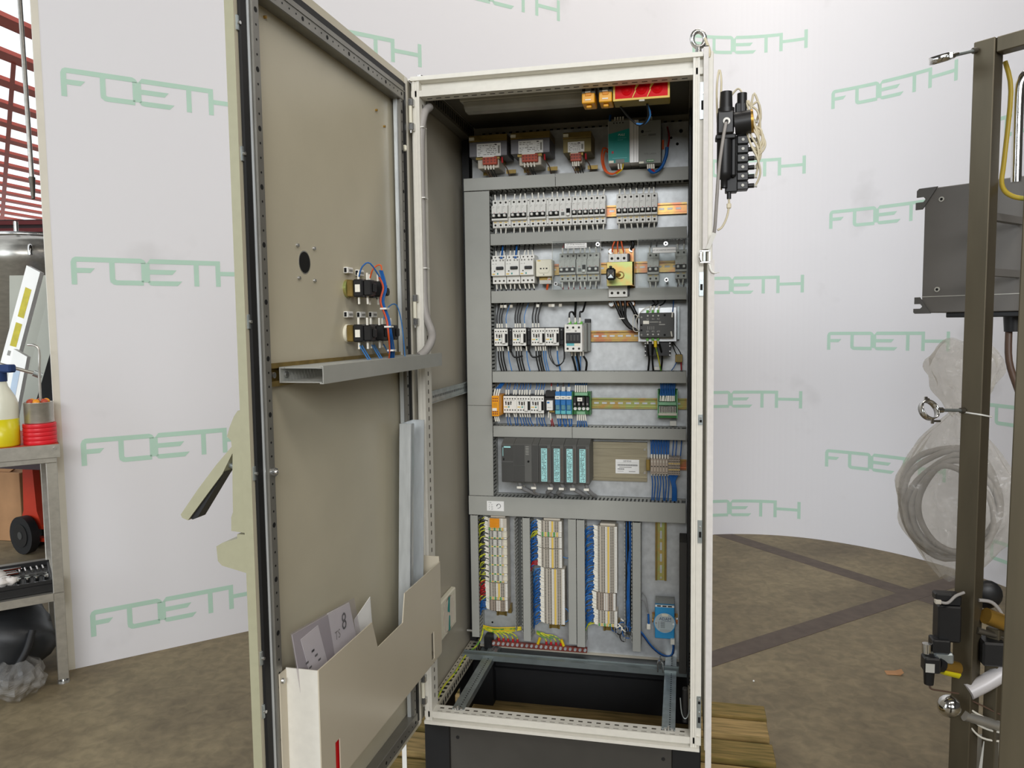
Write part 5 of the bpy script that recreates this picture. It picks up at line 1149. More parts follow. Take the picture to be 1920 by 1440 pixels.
def column(x0, x1, zt, segs, label, wx, seed, wl):
    rnd = random.Random(seed); t = thing('terminal_strip', ((x0+x1)/2, 465, 100), label, 'terminal block', 'vertical terminal columns')
    xm = (x0+x1)/2; zb = zt-sum(q[1]*5.2+q[2] for q in segs)
    MB().box(xm-12, xm+12, 493.5, 494.8, zb-34, 503, 'brass_old').box(xm-13, xm-11.5, 487.5, 493.5, zb-34, 503).box(xm+11.5, xm+13, 487.5, 493.5, zb-34, 503).box(xm-18, xm-12, 487.5, 488.8, zb-34, 503).box(xm+12, xm+18, 487.5, 488.8, zb-34, 503).build('mounting_rail', t)
    MB().disc((xm, 489, zb-18), 3, 4, 8, 'steel').box(xm+24, xm+36, 480, 500, zb-20, zb+10, 'brass_old').build('rail_screw', t)
    MB().box(x0+8, x1-6, 446, 488, zt+1, zt+9, 'terminal_beige', 1).build('end_stop', t)
    z = zt; o_ = t['_o']; cache = {}
    wm = {}
    def wmesh(k, m):
        if (k, m) not in wm:
            r2 = random.Random(k*7+3); dx = wx-x0
            wm[k, m] = MB().tube([(0, 455, 2.5), (dx*0.25, 450+r2.uniform(-6, 4), 4+r2.uniform(-2, 3)), (dx*0.62, 446+r2.uniform(-8, 6), -2+r2.uniform(-8, 6)), (dx*0.86, 458+r2.uniform(-6, 6), -12+r2.uniform(-14, 8)), (dx*1.0, 474, -20+r2.uniform(-18, 12))], 1.9, 5, m, 3).mesh('wire', (0, o_[1], 0))
        return wm[k, m]
    tagm = MB().box(-14, 2, 445, 452, 0.4, 4.8, 'ferrule', 0.5).mesh('wire_tag', (0, o_[1], 0)); i = 0
    for kind, n, gap, *ox in segs:
        ox = ox[0] if ox else 0
        for j in range(n):
            z -= 5.2; me = cache.setdefault(kind, None) or term_mesh(kind, x0, x1).mesh('terminal_'+kind, (o_[0], o_[1], 0)); cache[kind] = me
            child('terminal', me, t, (ox, 0, z-o_[2])); m = wl(i, kind, rnd)
            if m:
                child('wire', wmesh(rnd.randrange(5), m), t, (x0-o_[0]-8+ox, 0, z-o_[2])); c_ = child('wire_tag', tagm, t, (x0-o_[0]+ox+rnd.uniform(-3, 2), 0, z-o_[2]), (0, 0.3, 0))
            i += 1
        z -= gap
    return t
column(101, 165, 492, [('orange', 6, 0), ('gnd', 2, 2), ('triple', 4, 0), ('gnd', 1, 3), ('triple', 4, 0), ('gnd', 1, 0), ('triple', 5, 0), ('gnd', 1, 0), ('triple', 5, 0), ('gnd', 1, 0), ('triple', 5, 0), ('gnd', 1, 0), ('triple', 4, 0), ('gnd', 1, 3), ('bridge', 9, 0), ('gnd', 2, 2), ('tan', 7, 0)], 'left terminal column with orange markers and red wires', 70, 1,
       lambda i, k, r: 'wire_red' if k == 'bridge' else ('wire_blue' if k == 'tan' else ('wire_green_yellow' if (k == 'gnd' or i % 4 == 0) else ('wire_black' if i % 2 else None))))
column(281, 350, 490, [('bridge', 7, 0), ('gnd', 3, 2), ('bridge', 7, 3), ('bridge', 12, 4), ('bridge', 36, 0, 8)], 'middle terminal column with a dense fan of blue wires', 247, 2,
       lambda i, k, r: 'wire_green_yellow' if k == 'gnd' else ('wire_red' if i in (25, 26, 27) else ('wire_blue' if r.random() < 0.85 else 'wire_lightblue')))
column(467, 530, 480, [('bridge', 42, 2), ('tan', 11, 2, -5), ('bridge', 8, 0), ('gnd', 2, 0)], 'right terminal column with a pale tan block near its foot', 428, 3,
       lambda i, k, r: 'wire_green_yellow' if k == 'gnd' else ('wire_blue' if r.random() < 0.85 else 'wire_lightblue'))
# loose loops right of the columns
lw = thing('loose_wires', (560, 460, 90), 'loose coiled control wires with white tags at the foot of the open duct', 'wires')
for i in range(7):
    c = random.Random(i+40); cx_, cz_ = 530+c.uniform(-8, 40), 132+c.uniform(-22, 20); r = c.uniform(12, 24)
    MB().tube([(cx_+r*math.cos(a_), 458+c.uniform(-4, 4), cz_+r*math.sin(a_)) for a_ in [k*0.7 for k in range(8)]], 1.7, 5, ('wire_blue', 'wire_grey', 'wire_black')[i % 3]).build('wire', lw)
for i in range(9):
    c = random.Random(i+70); x, z = 520+c.uniform(0, 80), 100+c.uniform(0, 70); MB().tube([(x, 450, z), (x+c.uniform(-14, 14), 448, z+c.uniform(6, 14))], 2.4, 6, 'ferrule', 1).build('wire_tag', lw)
wires(lw, [([(352, 455, 368), (366, 456, 364), (374, 462, 370)], 1.6, 'wire_lightblue'), ([(348, 455, 196), (366, 452, 190), (372, 456, 160), (352, 452, 146), (338, 452, 144)], 1.6, 'wire_lightblue'), ([(606, 470, 262), (622, 468, 240), (628, 466, 200), (630, 466, 190)], 1.8, 'wire_grey'), ([(604, 468, 240), (618, 464, 226), (626, 462, 196)], 1.8, 'wire_grey'), ([(590, 450, 150), (612, 448, 130), (640, 452, 90), (672, 458, 62), (700, 458, 60), (708, 458, 84), (706, 458, 110)], 2.4, 'wire_blue'), ([(588, 450, 146), (610, 448, 126), (640, 455, 84), (676, 460, 56), (706, 460, 62), (711, 460, 84), (710, 460, 108)], 2.2, 'navy')])
MB().tube([(629, 460, 192), (630, 460, 160)], 3.4, 8, 'wire_blue', 1).build('heat_sleeve', lw); MB().box(624, 636, 455, 465, 142, 160, 'ferrule', 1).build('connector', lw); MB().box(700, 713, 448, 464, 100, 118, 'ferrule', 1).build('connector', lw)
# ---- earth bar and its wires
eb = thing('earth_bar', (265, 466, 40), 'brown-red earth bar with a row of bright screws below the terminal columns', 'earth bar')
MB().box(104, 428, 462, 474, 44, 60, 'bar_brown').box(112, 118, 474, 502, 44, 60).box(412, 418, 474, 502, 44, 60).build('bar', eb)
for i in range(20): MB().cyl((110+i*16.4, 462, 54), (110+i*16.4, 456, 54), 5.5, 4.5, 10, 'bright_zinc').build('screw', eb)
rr = random.Random(5)
for i, x in enumerate((127, 143, 159, 176, 192, 291, 307, 324, 340)):
    s = 72 if x < 250 else 252; MB().tube([(x, 466, 62), (x, 466, 72)], 4, 8, 'red_ferrule', 1).build('lug', eb)
    MB().tube([(x, 466, 72), (x-6, 464, 84), (x-26, 462, 92+rr.uniform(0, 6)), ((x+s)/2-10, 464, 98+rr.uniform(-3, 4)), (s+6, 468, 102+rr.uniform(-5, 5))], 2.2, 6, 'wire_green_yellow').build('earth_wire', eb)
for i in range(4): MB().tube([(72, 468, 98+i*4), (110, 462, 92+i*5), (160, 462, 96+i*5), (206, 466, 106+i*3)], 2.2, 6, 'wire_yellow' if i % 2 else 'wire_green_yellow').build('earth_wire', eb)
for x, s in ((262, -8), (350, 8)): MB().tube([(x, 464, 62), (x-s, 462, 84)], 5, 8, 'wire_yellow', 1).build('lug', eb)
MB().tube([(72, 470, 104), (66, 462, 70), (52, 440, 46), (34, 380, 40), (36, 250, 40), (30, 150, 42), (36, 60, 44), (30, 40, 46)], 2.8, 6, 'wire_green_yellow').build('earth_wire', eb)
MB().box(78, 104, 450, 490, 36, 80, 'black_plastic', 3).build('cable_gland', None, 'black cable block at the left foot of the mounting plate', 'cable block')
# ---- blue interface module
ad = thing('interface_module', (680, 470, 112), 'blue interface module with a round silver label', 'module')
MB().box(650, 712, 458, 488, 114, 226, 'adam_blue', 2).box(651, 711, 470, 490, 226, 244, 'psu_grey').build('case', ad)
MB().box(651, 711, 456.8, 458.4, 219, 226, 'white_plastic').box(657, 669, 456.2, 457, 220.5, 224.5, 'hole_black').box(674, 687, 456.2, 457, 220.5, 224.5, 'hole_black').box(691, 704, 456.2, 457, 220.5, 224.5, 'hole_black').build('plug_row', ad)
MB().cyl((681, 458, 168), (681, 455, 168), 35, n=36, m='adam_blue').build('dial_rim', ad); dl = MB().cyl((681, 456, 168), (681, 454.2, 168), 32.5, n=36, m='adam_silver').build('round_label', ad)
mb = MB(); text_mb(mb, 'ADAM', 683, 453.8, 181, 13.5, 'navy'); mb.box(672, 692, 453.8, 454.2, 190, 198, 'cream').box(680, 702, 453.8, 454.2, 173.5, 174.5, 'navy')
for i in range(6): mb.box(668, 682, 453.8, 454.2, 170-i*3.6, 171-i*3.6, 'ink')
mb.box(662, 663.6, 453.8, 454.2, 150, 172, 'grey_print').box(666, 700, 453.8, 454.2, 144, 145, 'grey_print').box(664, 700, 453.8, 454.2, 140, 141, 'grey_print').build('lettering', dl)
for x in (653.5, 708.5): MB().disc((x, 453.6, 166), 3, 2, 10, 'steel').build('screw', ad)
for x in (646, 720): MB().disc((x, 488, 172), 3.4, 4, 8, 'steel').build('rail_screw', ad)

# ---- pneumatic unit on the outside of the right wall
pn = thing('pneumatic_regulator', (845, 210, 1500), 'black air filter regulator with gauge on the cabinet side', 'regulator')
MB().box(824, 868, 180, 232, 1640, 1700, 'black_plastic', 4).box(820, 872, 186, 228, 1628, 1640, 'black_paint', 2).build('body', pn)
MB().cyl((848, 206, 1700), (848, 206, 1712), 22, n=20, m='black_plastic').cyl((848, 206, 1712), (848, 206, 1756), 17, 15.5, 16, 'black_plastic').build('knob', pn)
MB().lathe((844, 206, 1500), [(9, 0), (9, 22), (18, 26), (20, 40), (20, 128)], 20, 'black_plastic').build('bowl', pn); MB().box(860, 876, 196, 226, 1528, 1640, 'black_paint', 5).build('bowl_guard', pn)
MB().cyl((870, 200, 1668), (916, 196, 1672), 30, n=24, m='black_plastic').cyl((912, 196.4, 1671.7), (918, 196, 1672), 31, n=24, m='brass').cyl((868, 200, 1668), (874, 200, 1668), 8, n=12, m='white_plastic').build('gauge', pn)
MB().cyl((848, 180, 1672), (848, 176, 1672), 9.5, n=16, m='white_plastic').cyl((848, 178, 1672), (846, 168, 1664), 5, n=10, m='black_plastic').build('push_fitting', pn)
MB().tube([(846, 168, 1666), (838, 160, 1620), (828, 165, 1540), (822, 170, 1440), (818, 178, 1380), (812, 190, 1362)], 4.5, 8, 'hose_grey').build('air_hose', pn)
MB().cyl((890, 216, 1700), (890, 216, 1752), 13, n=14, m='black_plastic').box(872, 900, 204, 232, 1690, 1726, 'black_paint', 3).build('pressure_switch', pn)
vm = thing('valve_manifold', (870, 230, 1488), 'stack of black pneumatic valves with cream tubes on the cabinet side', 'valves')
MB().box(848, 880, 214, 250, 1490, 1640, 'black_paint', 2).build('manifold', vm)
for i in range(8):
    z = 1494+i*24.5; v = MB().box(878, 908, 208, 246, z, z+22, 'black_plastic', 2).build('valve', vm); MB().disc((893, 205.5, z+11), 4, 3, 10, 'device_grey').build('valve_button', v)
    MB().cyl((908, 222, z+11), (924, 220, z+11), 6.5, n=10, m='black_plastic').cyl((924, 220, z+11), (932, 220, z+10), 5, n=10, m='device_grey').build('elbow', v)
for i in range(8):
    z = 1505+i*24.5; c = random.Random(i); MB().tube([(928, 218, z), (936+c.uniform(-4, 4), 210, z+30), (926+c.uniform(-8, 8), 204, z+70), (912, 206, min(z+110, 1716)), (900+c.uniform(-6, 10), 212, min(z+150, 1730))], 3, 7, 'tube_cream').build('air_tube', vm)
for i in range(3): MB().tube([(918+i*3, 215, 1660), (938+i*5, 208, 1652-i*14), (942+i*3, 206, 1620-i*10), (930, 210, 1600-i*8), (915, 215, 1610)], 3, 7, 'tube_cream').build('air_tube', vm)
MB().tube([(892, 222, 1752), (880, 225, 1768), (862, 230, 1752)], 2.6, 7, 'tube_cream').build('air_tube', vm); MB().tube([(832, 230, 1700), (836, 235, 1790), (830, 240, 1826), (824, 240, 1770), (828, 235, 1660)], 3, 7, 'tube_cream').build('air_tube', vm)
MB().cyl((858, 222, 1490), (858, 222, 1472), 6, n=10, m='black_plastic').tube([(858, 222, 1474), (858, 222, 1450), (852, 222, 1420), (840, 222, 1396), (828, 220, 1388)], 3, 7, 'tube_cream').box(852, 864, 217, 227, 1446, 1460, 'tube_cream', 2).build('drain_tube', vm)
for x in (832, 840): MB().tube([(x, 235, 1620), (x-2, 235, 1500)], 2.6, 6, 'tube_cream', 1).build('air_tube', vm)
# ================================================================== STEEL RACK ON THE RIGHT
EX = Vector((0.743, -0.669, 0)); EY = Vector((0.669, 0.743, 0))
class RBld(MB):
    """box-shaped rack geometry: x along EX from the front post's near corner, y away, z up; the rack leans a little"""
    def build(s, *a, **k):
        if not getattr(s, 'done', 0):
            s.map(lambda p: Vector((1526, 277, 0))+EX*p[0]+EY*p[1]+Vector((-0.0128*(1866-p[2]), -0.0266*(1866-p[2]), p[2]))); s.done = 1
        return MB.build(s, *a, **k)
rk = thing('steel_rack', (1500, 230, -340), 'brown-grey square-tube steel rack standing at the right edge', 'rack')
RBld().box(-52, 0, 0, 52, -340, 1866, 'rack_steel', 2).build('post', rk)
RBld().box(1.5, 900, 6, 46, 1826, 1866, 'rack_steel', 2).build('beam', rk)
RBld().box(6, 40, 60, 100, -340, 290, 'rack_steel', 2).build('post', rk)
for z in (1250, 1400): RBld().box(-36, -16, 52.5, 258, z, z+20, 'box_grey').build('bracket', rk)
for z in (690, 470): RBld().box(-20, -18, -0.6, 0, z, z+4, 'dark_steel').build('scratch', rk)
RBld().tube([(-54, 30, 884), (-54, -2, 882), (2, -2, 878), (2.5, 56, 868)], 2.4, 6, 'white_plastic', 1).build('cable_tie', rk)
pt = MB(); pt.box(0, 160, 0, 60, -340, 1900, 'rack_steel', 2)
def pmap(p): return Vector((1381, -316, 0))+Vector((0.9, -0.43, 0))*p[0]+Vector((0.43, 0.9, 0))*p[1]+Vector((-0.018*(1346-p[2]), -0.026*(1346-p[2]), p[2]))
pt.map(pmap).build('machine_post', None, 'wide dark steel post cut off by the right frame edge', 'post')
# inverter box
bx = thing('grey_enclosure', (1600, 600, 1150), 'dark grey flat metal enclosure with slotted corner ears on the rack', 'enclosure')
BXO = Vector((1469, 640, 0)); BEX = Vector((0.80, -0.60, 0)); BEY = Vector((0.60, 0.80, 0))
class BB(MB):
    def build(s, *a, **k):
        if not getattr(s, 'done', 0): s.map(lambda p: BXO+BEX*p[0]*1.12+BEY*p[1]*1.12+Vector((-0.01*(1500-p[2]), -0.02*(1500-p[2]), 1129+(p[2]-1129)*1.116))); s.done = 1
        return MB.build(s, *a, **k)
BB().box(0, 420, 0, 180, 1152, 1496, 'box_grey', 2).build('housing', bx)
BB().box(0, 420, -1.2, 0, 1196, 1198, 'device_grey').build('seam', bx)
BB().box(60, 420, 10, 170, 1138, 1152, 'black_plastic', 2).build('gland_plate', bx)
for z0, zs in ((1448, 1), (1150, -1)):
    q = [(-20, 0), (-20, 14), (-2, 14), (4, 20), (-2, 27), (-20, 27), (-20, 42), (18, 46)] if zs < 0 else [(-22, -8), (-22, 12), (-2, 12), (4, 19), (-2, 26), (-20, 26), (-20, 44), (-14, 50), (34, 50), (-4, -8)]
    if zs < 0: q = [(-16, 0), (-20, 4), (-20, 14), (-2, 14), (4, 20), (-2, 27), (-18, 27), (-18, 46), (-4, 46), (26, 0)]
    BB().prism([(a_, z0+c) for a_, c in q], 'y', -5, 0, 'box_edge').build('corner_ear', bx)
for a_, z in ((44, 1462), (40, 1216), (268, 1420), (262, 1172)): BB().cyl((a_, 0, z), (a_, -3, z), 7, n=14, m='device_grey').cyl((a_, -3, z), (a_, -3.4, z), 4, n=6, m='hole_black').build('screw', bx)
for a_ in (206, 286): BB().cyl((a_, 70, 1138), (a_, 70, 1098), 24, 21, n=14, m='black_plastic').build('gland', bx)
for i, a_ in enumerate((196, 284)):
    BB().tube([(a_, 70, 1100), (a_+6, 60, 1020), (a_+34, 50, 940), (a_+66, 40, 860)], 9, 8, 'wire_brown').build('cable', bx)
mb = MB().tube([(1578, 352, 1822), (1592, 345, 1740), (1578, 335, 1560), (1566, 312, 1490), (1580, 285, 1456), (1620, 262, 1442), (1690, 250, 1436)], 6.5, 8, 'earth_big'); mb.build('earth_cable', None, 'thick yellow-green earth cable looping beside the rack post', 'cable')
MB().tube([(1612, 345, 1500), (1614, 352, 1720), (1620, 352, 1770), (1640, 350, 1790), (1680, 345, 1790)], 13, 12, 'chrome').build('steel_pipe', None, 'bent bright steel pipe rising above the grey enclosure', 'pipe')
# pipe clamps on threaded rods
def clamp(c, end, tilt, label):
    t = thing('pipe_clamp', (c[0], c[1], c[2]-24), label, 'clamp', 'pipe clamps on rods'); d = (Vector(end)-Vector(c)).normalized()
    up = Vector((0.1, 0, 1)) if tilt == 0 else Vector((0.55, -0.72, 0.42)); up = (up-d*up.dot(d)).normalized(); sd = d.cross(up)
    cc = Vector(c); vs = []; n = 28; F = []
    for i in range(n):
        a_ = 2*math.pi*i/n
        for r in (24, 27):
            for h in (-9, 9): vs.append(cc+d*(r*math.cos(a_))+sd*(r*math.sin(a_))+up*h)
    for i in range(n):
        k = 4*i; l = 4*((i+1) % n); F += [[k, k+1, l+1, l], [k+2, l+2, l+3, k+3], [k, l, l+2, k+2], [k+1, k+3, l+3, l+1]]
    MB().add(vs, F, 'chrome', True).build('ring', t)
    MB().cyl(cc+d*26, cc+d*44, 8, n=6, m='chrome').build('nut', t); MB().cyl(cc+d*40, Vector(end), 4.5, n=10, m='zinc').cyl(Vector(end)-d*12, Vector(end), 8, n=6, m='dark_steel').build('rod', t)
    for s in (-1, 1): MB().box(-4, 4, -4, 4, -7, 7, 'chrome', 1).map(lambda p: cc+sd*(s*31)+Vector(p)).cyl(cc+sd*(s*31), cc+sd*(s*31)+d*26*(1 if s > 0 else 0.4), 3, n=8, m='dark_steel').build('screw_lug', t)
clamp((1388, 242, 1810), (1490, 300, 1842), 0, 'upper bright pipe clamp on a rod near the top of the rack')
clamp((1378, 224, 892), (1480, 278, 886), 1, 'lower pipe clamp on a rod beside the cable tie')
# plastic bag with coiled hoses
def bag(name, c, rx, ry, rz, prof, seed, label, cat, m, n=40, k=30):
    rnd = random.Random(seed); ph = [rnd.uniform(0, 6.3) for _ in range(8)]; vs = []; F = []
    for i in range(k+1):
        t_ = i/k; w_ = prof(t_)
        for j in range(n):
            a_ = 2*math.pi*j/n
            cr_ = 1+0.07*math.sin(5*a_+ph[0]+3*t_)+0.05*math.sin(9*a_-ph[1]+7*t_)+0.045*math.sin(14*a_+ph[2]-11*t_)+0.03*math.sin(23*t_+ph[3]+2*a_)
            vs.append((c[0]+rx*w_*cr_*math.cos(a_)*0.8+ry*w_*cr_*math.sin(a_)*0.5, c[1]-rx*w_*cr_*math.cos(a_)*0.45+ry*w_*cr_*math.sin(a_), c[2]+rz*(t_-0.5)*2+6*math.sin(4*a_+ph[4])))
    for i in range(k):
        for j in range(n): F.append([i*n+j, i*n+(j+1) % n, (i+1)*n+(j+1) % n, (i+1)*n+j])
    return MB().add(vs, F, m, False).build(name, None if cat else label, label if cat else None, cat)
lower = lambda t: max(0.1, (math.sin(min(1, t*1.9+0.12)*math.pi/2) if t < 0.42 else 1.0)*(1 if t < 0.55 else (1-((t-0.55)/0.45)**1.6*0.9)))
bgt = thing('plastic_bag', (1532, 500, 350), 'clear plastic bag of coiled hoses tied to the rack post', 'bag')
bag('bag_body', (1532, 500, 603), 176, 100, 252, lower, 2, bgt, None, 'bag_film')
bag('bag_neck', (1548, 500, 960), 108, 60, 113, lambda t: 0.25+0.75*math.sin(min(1, t*1.3)*math.pi/2)*(1 if t < 0.75 else 1-(t-0.75)*2.4), 5, bgt, None, 'bag_film', 36, 20)
for i in range(5):
    rr_ = random.Random(i+9); r1, r2 = 104+i*10, 128+i*11; cx_, cz_ = 1530+rr_.uniform(-16, 16), 572+rr_.uniform(-22, 22); tl = rr_.uniform(-0.25, 0.25)
    MB().tube([(cx_+r1*math.cos(a_)*0.85*(1+0.08*math.sin(2*a_+i)), 500-r1*math.cos(a_)*0.42+14*(i-2)+12*math.sin(a_*2+i), cz_+r2*math.sin(a_+tl)*(1+0.07*math.cos(3*a_+i))) for a_ in [k*math.pi/6 for k in range(12)]], 9, 8, 'hose_grey', 3, closed=True).build('coiled_hose', None, ('innermost', 'second', 'middle', 'fourth', 'outermost')[i]+' grey hose ring coiled inside the clear bag', 'hose', 'hoses in the bag')
# valves and pipes low on the rack
vv = thing('solenoid_valve', (1430, 215, 150), 'upper black solenoid valves with plugs left of the rack post', 'valve')
MB().box(1412, 1470, 212, 262, 262, 362, 'black_plastic', 4).box(1420, 1470, 216, 258, 362, 392, 'black_paint', 4).build('coil', vv); MB().box(1402, 1446, 206, 240, 376, 398, 'black_plastic', 4).box(1400, 1416, 200, 214, 370, 382, 'terminal_beige', 2).build('plug', vv)
MB().tube([(1412, 205, 376), (1430, 200, 376), (1450, 205, 394), (1474, 215, 402)], 4, 8, 'hose_grey').build('cable', vv)
MB().box(1396, 1440, 196, 240, 236, 272, 'black_plastic', 3).box(1402, 1450, 200, 240, 206, 236, 'zinc', 4).cyl((1384, 206, 232), (1384, 206, 258), 12, n=12, m='chrome').build('valve_body', vv)
vl = thing('pressure_sensor', (1405, 190, 120), 'lower black cube connector with grey label and brass fitting', 'sensor')
MB().box(1372, 1412, 178, 218, 186, 228, 'black_plastic', 4).cyl((1388, 196, 186), (1388, 196, 150), 14, 12, 12, 'black_plastic').build('plug', vl); MB().box(1374, 1396, 176.6, 178, 190, 214, 'device_grey').build('label_plate', vl)
MB().cyl((1408, 205, 206), (1424, 212, 200), 20, n=14, m='black_plastic').cyl((1420, 210, 200), (1470, 228, 186), 17, n=14, m='brass').cyl((1424, 208, 186), (1468, 222, 172), 12, n=6, m='liquid_yellow').build('fitting', vl)
MB().tube([(1390, 196, 150), (1394, 194, 138), (1420, 200, 132), (1468, 214, 122)], 2.6, 6, 'wire_brown').build('cable', vl)
MB().sphere((1446, 215, 84), 30, 'chrome', 16, 10).build('ball_fitting', None, 'bright round steel fitting low beside the rack post', 'fitting')
vr = thing('solenoid_valve', (1600, 260, 200), 'dark valve group with a brass body right of the rack post', 'valve')
MB().cyl((1540, 250, 330), (1614, 270, 300), 22, n=14, m='brass').box(1606, 1650, 250, 290, 272, 322, 'black_plastic', 4).build('valve_body', vr); MB().box(1530, 1590, 230, 290, 196, 262, 'black_plastic', 5).box(1588, 1640, 244, 280, 206, 246, 'zinc', 4).build('coil', vr)
MB().cyl((1520, 250, 288), (1570, 262, 272), 9, 7, 12, 'dark_steel').cyl((1570, 262, 272), (1640, 275, 254), 3.5, n=8, m='dark_steel').build('sensor_rod', vr); MB().sphere((1556, 290, 376), 40, 'black_plastic', 16, 10, sy=0.5).build('round_cap', vr); MB().tube([(1522, 250, 372), (1556, 256, 366), (1580, 262, 340), (1588, 264, 318)], 5, 8, 'hose_grey').build('cable', vr)
MB().tube([(1500, 240, 118), (1560, 255, 150), (1640, 270, 210)], 22, 14, 'pipe_white').build('white_pipe', None, 'sloping white plastic pipe behind the rack post', 'pipe')
MB().tube([(1490, 235, 52), (1560, 250, 30), (1660, 270, -4)], 14, 12, 'stainless', 1).build('stainless_pipe', None, 'polished stainless pipe low behind the rack post', 'pipe')
for i in range(4): MB().tube([(1496+i*3, 238, 100-i*26), (1540, 246, 78-i*30), (1600, 258, 50-i*24), (1680, 275, 44-i*18)], 3 if i else 2.4, 6, 'wire_brown' if i < 1 else 'wire_white').build('loose_tube', None, ('topmost brown', 'upper white', 'middle white', 'lowest white')[i]+' thin tube curving low behind the rack post', 'tube', 'thin tubes by the rack')
MB().prism([(1550, -30), (1640, -10), (1636, -100), (1560, -180), (1530, -190)], 'y', 262, 300, 'device_grey').build('plastic_wrap', None, 'pale wrapped bundle near the floor behind the rack', 'bundle')
MB().prism([(0, -ZF+1), (52, -ZF+2), (66, -ZF+14), (40, -ZF+4)], 'y', 1360, 1400, 'cardboard').map(lambda p: (p[0]+1570, p[1], p[2])).build('scrap', None, 'small curled scrap of brown card on the floor', 'scrap')
MB().sphere((1024, 1190, -ZF+4), 4, 'paper', 8, 6).build('crumb', None, 'tiny white crumb on the floor right of the cabinet', 'crumb')

# ================================================================== BENCH AND CLUTTER ON THE LEFT
BF = Vector((-0.69, -0.72, 0)); BQ = Vector((-0.72, 0.69, 0)); BO = Vector((-1778, 645, 0))
def BP(p): return BO+BF*p[0]+BQ*p[1]+Vector((0, 0, p[2]))
class WB(MB):
    def build(s, *a, **k):
        if not getattr(s, 'done', 0): s.map(BP); s.done = 1
        return MB.build(s, *a, **k)
wb = thing('work_bench', tuple(BP((300, 280, -340))), 'stainless steel work bench with a lower shelf at the left edge', 'bench')
WB().box(-10, 700, -10, 600, 664, 672, 'bench_red').build('top_sheet', wb)
WB().box(-12, 700, -13, -10, 618, 672, 'stainless').box(-12, -9, -10, 600, 618, 672, 'stainless').box(0, 700, -8, 30, 596, 618, 'stainless', 2).build('top_frame', wb)
WB().cyl((6, -13, 655), (6, -16, 655), 7, n=12, m='steel').build('bolt', wb)
for p, q in ((0, 0), (0, 560), (660, 0), (660, 560)):
    lg = WB().box(p, p+40, q, q+40, -322, 618, 'stainless', 2).build('leg', wb); WB().cyl((p+20, q+20, -340), (p+20, q+20, -330), 24, 22, 16, 'steel').cyl((p+20, q+20, -330), (p+20, q+20, -320), 10, n=10, m='steel').build('foot', lg)
WB().box(0, 700, 0, 600, 48, 52, 'stainless').box(40, 700, -2, 2, 18, 52, 'stainless').box(0, 4, 40, 560, 18, 52).build('shelf', wb)
# objects on the bench
tp = thing('tape_stack', tuple(BP((52, 60, 672))), 'stack of red adhesive tape rolls on the bench', 'tape')
for i in range(5): mb = MB().lathe(tuple(BP((52, 60, 672+i*17))), [(36, 0.3), (60, 0.3), (61, 2), (61, 15), (60, 16.7), (36, 16.7), (36, 0.3)], 28, 'tape_red').build('tape_roll', tp)
po = thing('steel_pot', tuple(BP((52, 62, 757))), 'small open stainless tin standing on the red tape rolls', 'tin')
c = BP((52, 62, 757.5)); MB().lathe(tuple(c), [(0.5, 0), (52, 0), (53, 3), (53, 84), (54.5, 86), (52, 86), (51, 80), (51, 4)], 28, 'stainless').build('tin_body', po)
for i in range(6):
    a_ = i*1.05; MB().sphere((c.x+30*math.cos(a_), c.y+30*math.sin(a_), c.z+86), 14, 'tag_orange' if i % 2 else 'terminal_red', 10, 7).build('ear_plug', None, ORD[i]+' orange foam piece heaped in the steel tin', 'foam piece', 'foam pieces in the tin')
MB().tube([(c.x+12, c.y, c.z+60), (c.x+14, c.y, c.z+200), (c.x+20, c.y, c.z+290), (c.x+8, c.y-6, c.z+318), (c.x-24, c.y-10, c.z+322)], 5, 8, 'stainless').build('bent_rod', None, 'bent steel rod standing in the tin on the bench', 'rod')
bt = thing('spray_bottle', tuple(BP((180, 62, 672))), 'clear bottle half full of yellow liquid cut by the left frame edge', 'bottle')
c = BP((180, 62, 672.5)); MB().lathe(tuple(c), [(0.5, 0), (56, 0), (60, 6), (60, 112), (0.5, 112)], 24, 'liquid_yellow').build('liquid', bt); MB().lathe((c.x, c.y, c.z+112), [(60, 0), (60, 60), (50, 90), (28, 130), (24, 150)], 24, 'bottle_clear').build('bottle_top', bt)
MB().cyl((c.x, c.y, c.z+262), (c.x, c.y, c.z+300), 27, n=16, m='navy_cloth').box(c.x-20, c.x+70, c.y-18, c.y+18, c.z+298, c.z+330, 'navy_cloth', 6).build('spray_head', bt)
cs = thing('socket_set', tuple(BP((170, 170, 52))), 'open black socket set case with bright sockets on the bench shelf', 'tool case')
WB().box(36, 420, 20, 340, 52.5, 88, 'black_plastic', 4).box(36, 420, 20, 30, 88, 104, 'black_plastic', 2).box(36, 46, 30, 340, 88, 104, 'black_plastic', 2).box(40, 420, 180, 190, 88, 100, 'plc_dark').box(36, 420, 330, 340, 88, 110, 'black_plastic', 2).build('case_tray', cs)
for i in range(7):
    for j in range(2): WB().cyl((62+i*32, 66+j*52, 88), (62+i*32, 66+j*52, 118-j*6), 11-j*3, n=12, m='chrome').build('socket', cs)
for i in range(5): WB().cyl((60+i*22, 250, 94), (64+i*22, 300, 96), 6, n=8, m='chrome').build('socket', cs)
WB().box(150, 330, 220, 246, 92, 102, 'chrome', 4).box(160, 330, 262, 280, 92, 100, 'chrome', 4).box(140, 330, 292, 320, 92, 104, 'chrome', 4).build('ratchet', cs)
rg = MB(); rnd = random.Random(4)
for i in range(7): rg.sphere(tuple(BP((190+i*22, 90+rnd.uniform(-40, 60), 112+rnd.uniform(0, 16)))), rnd.uniform(28, 40), 'rag', 10, 7, sz=0.55)
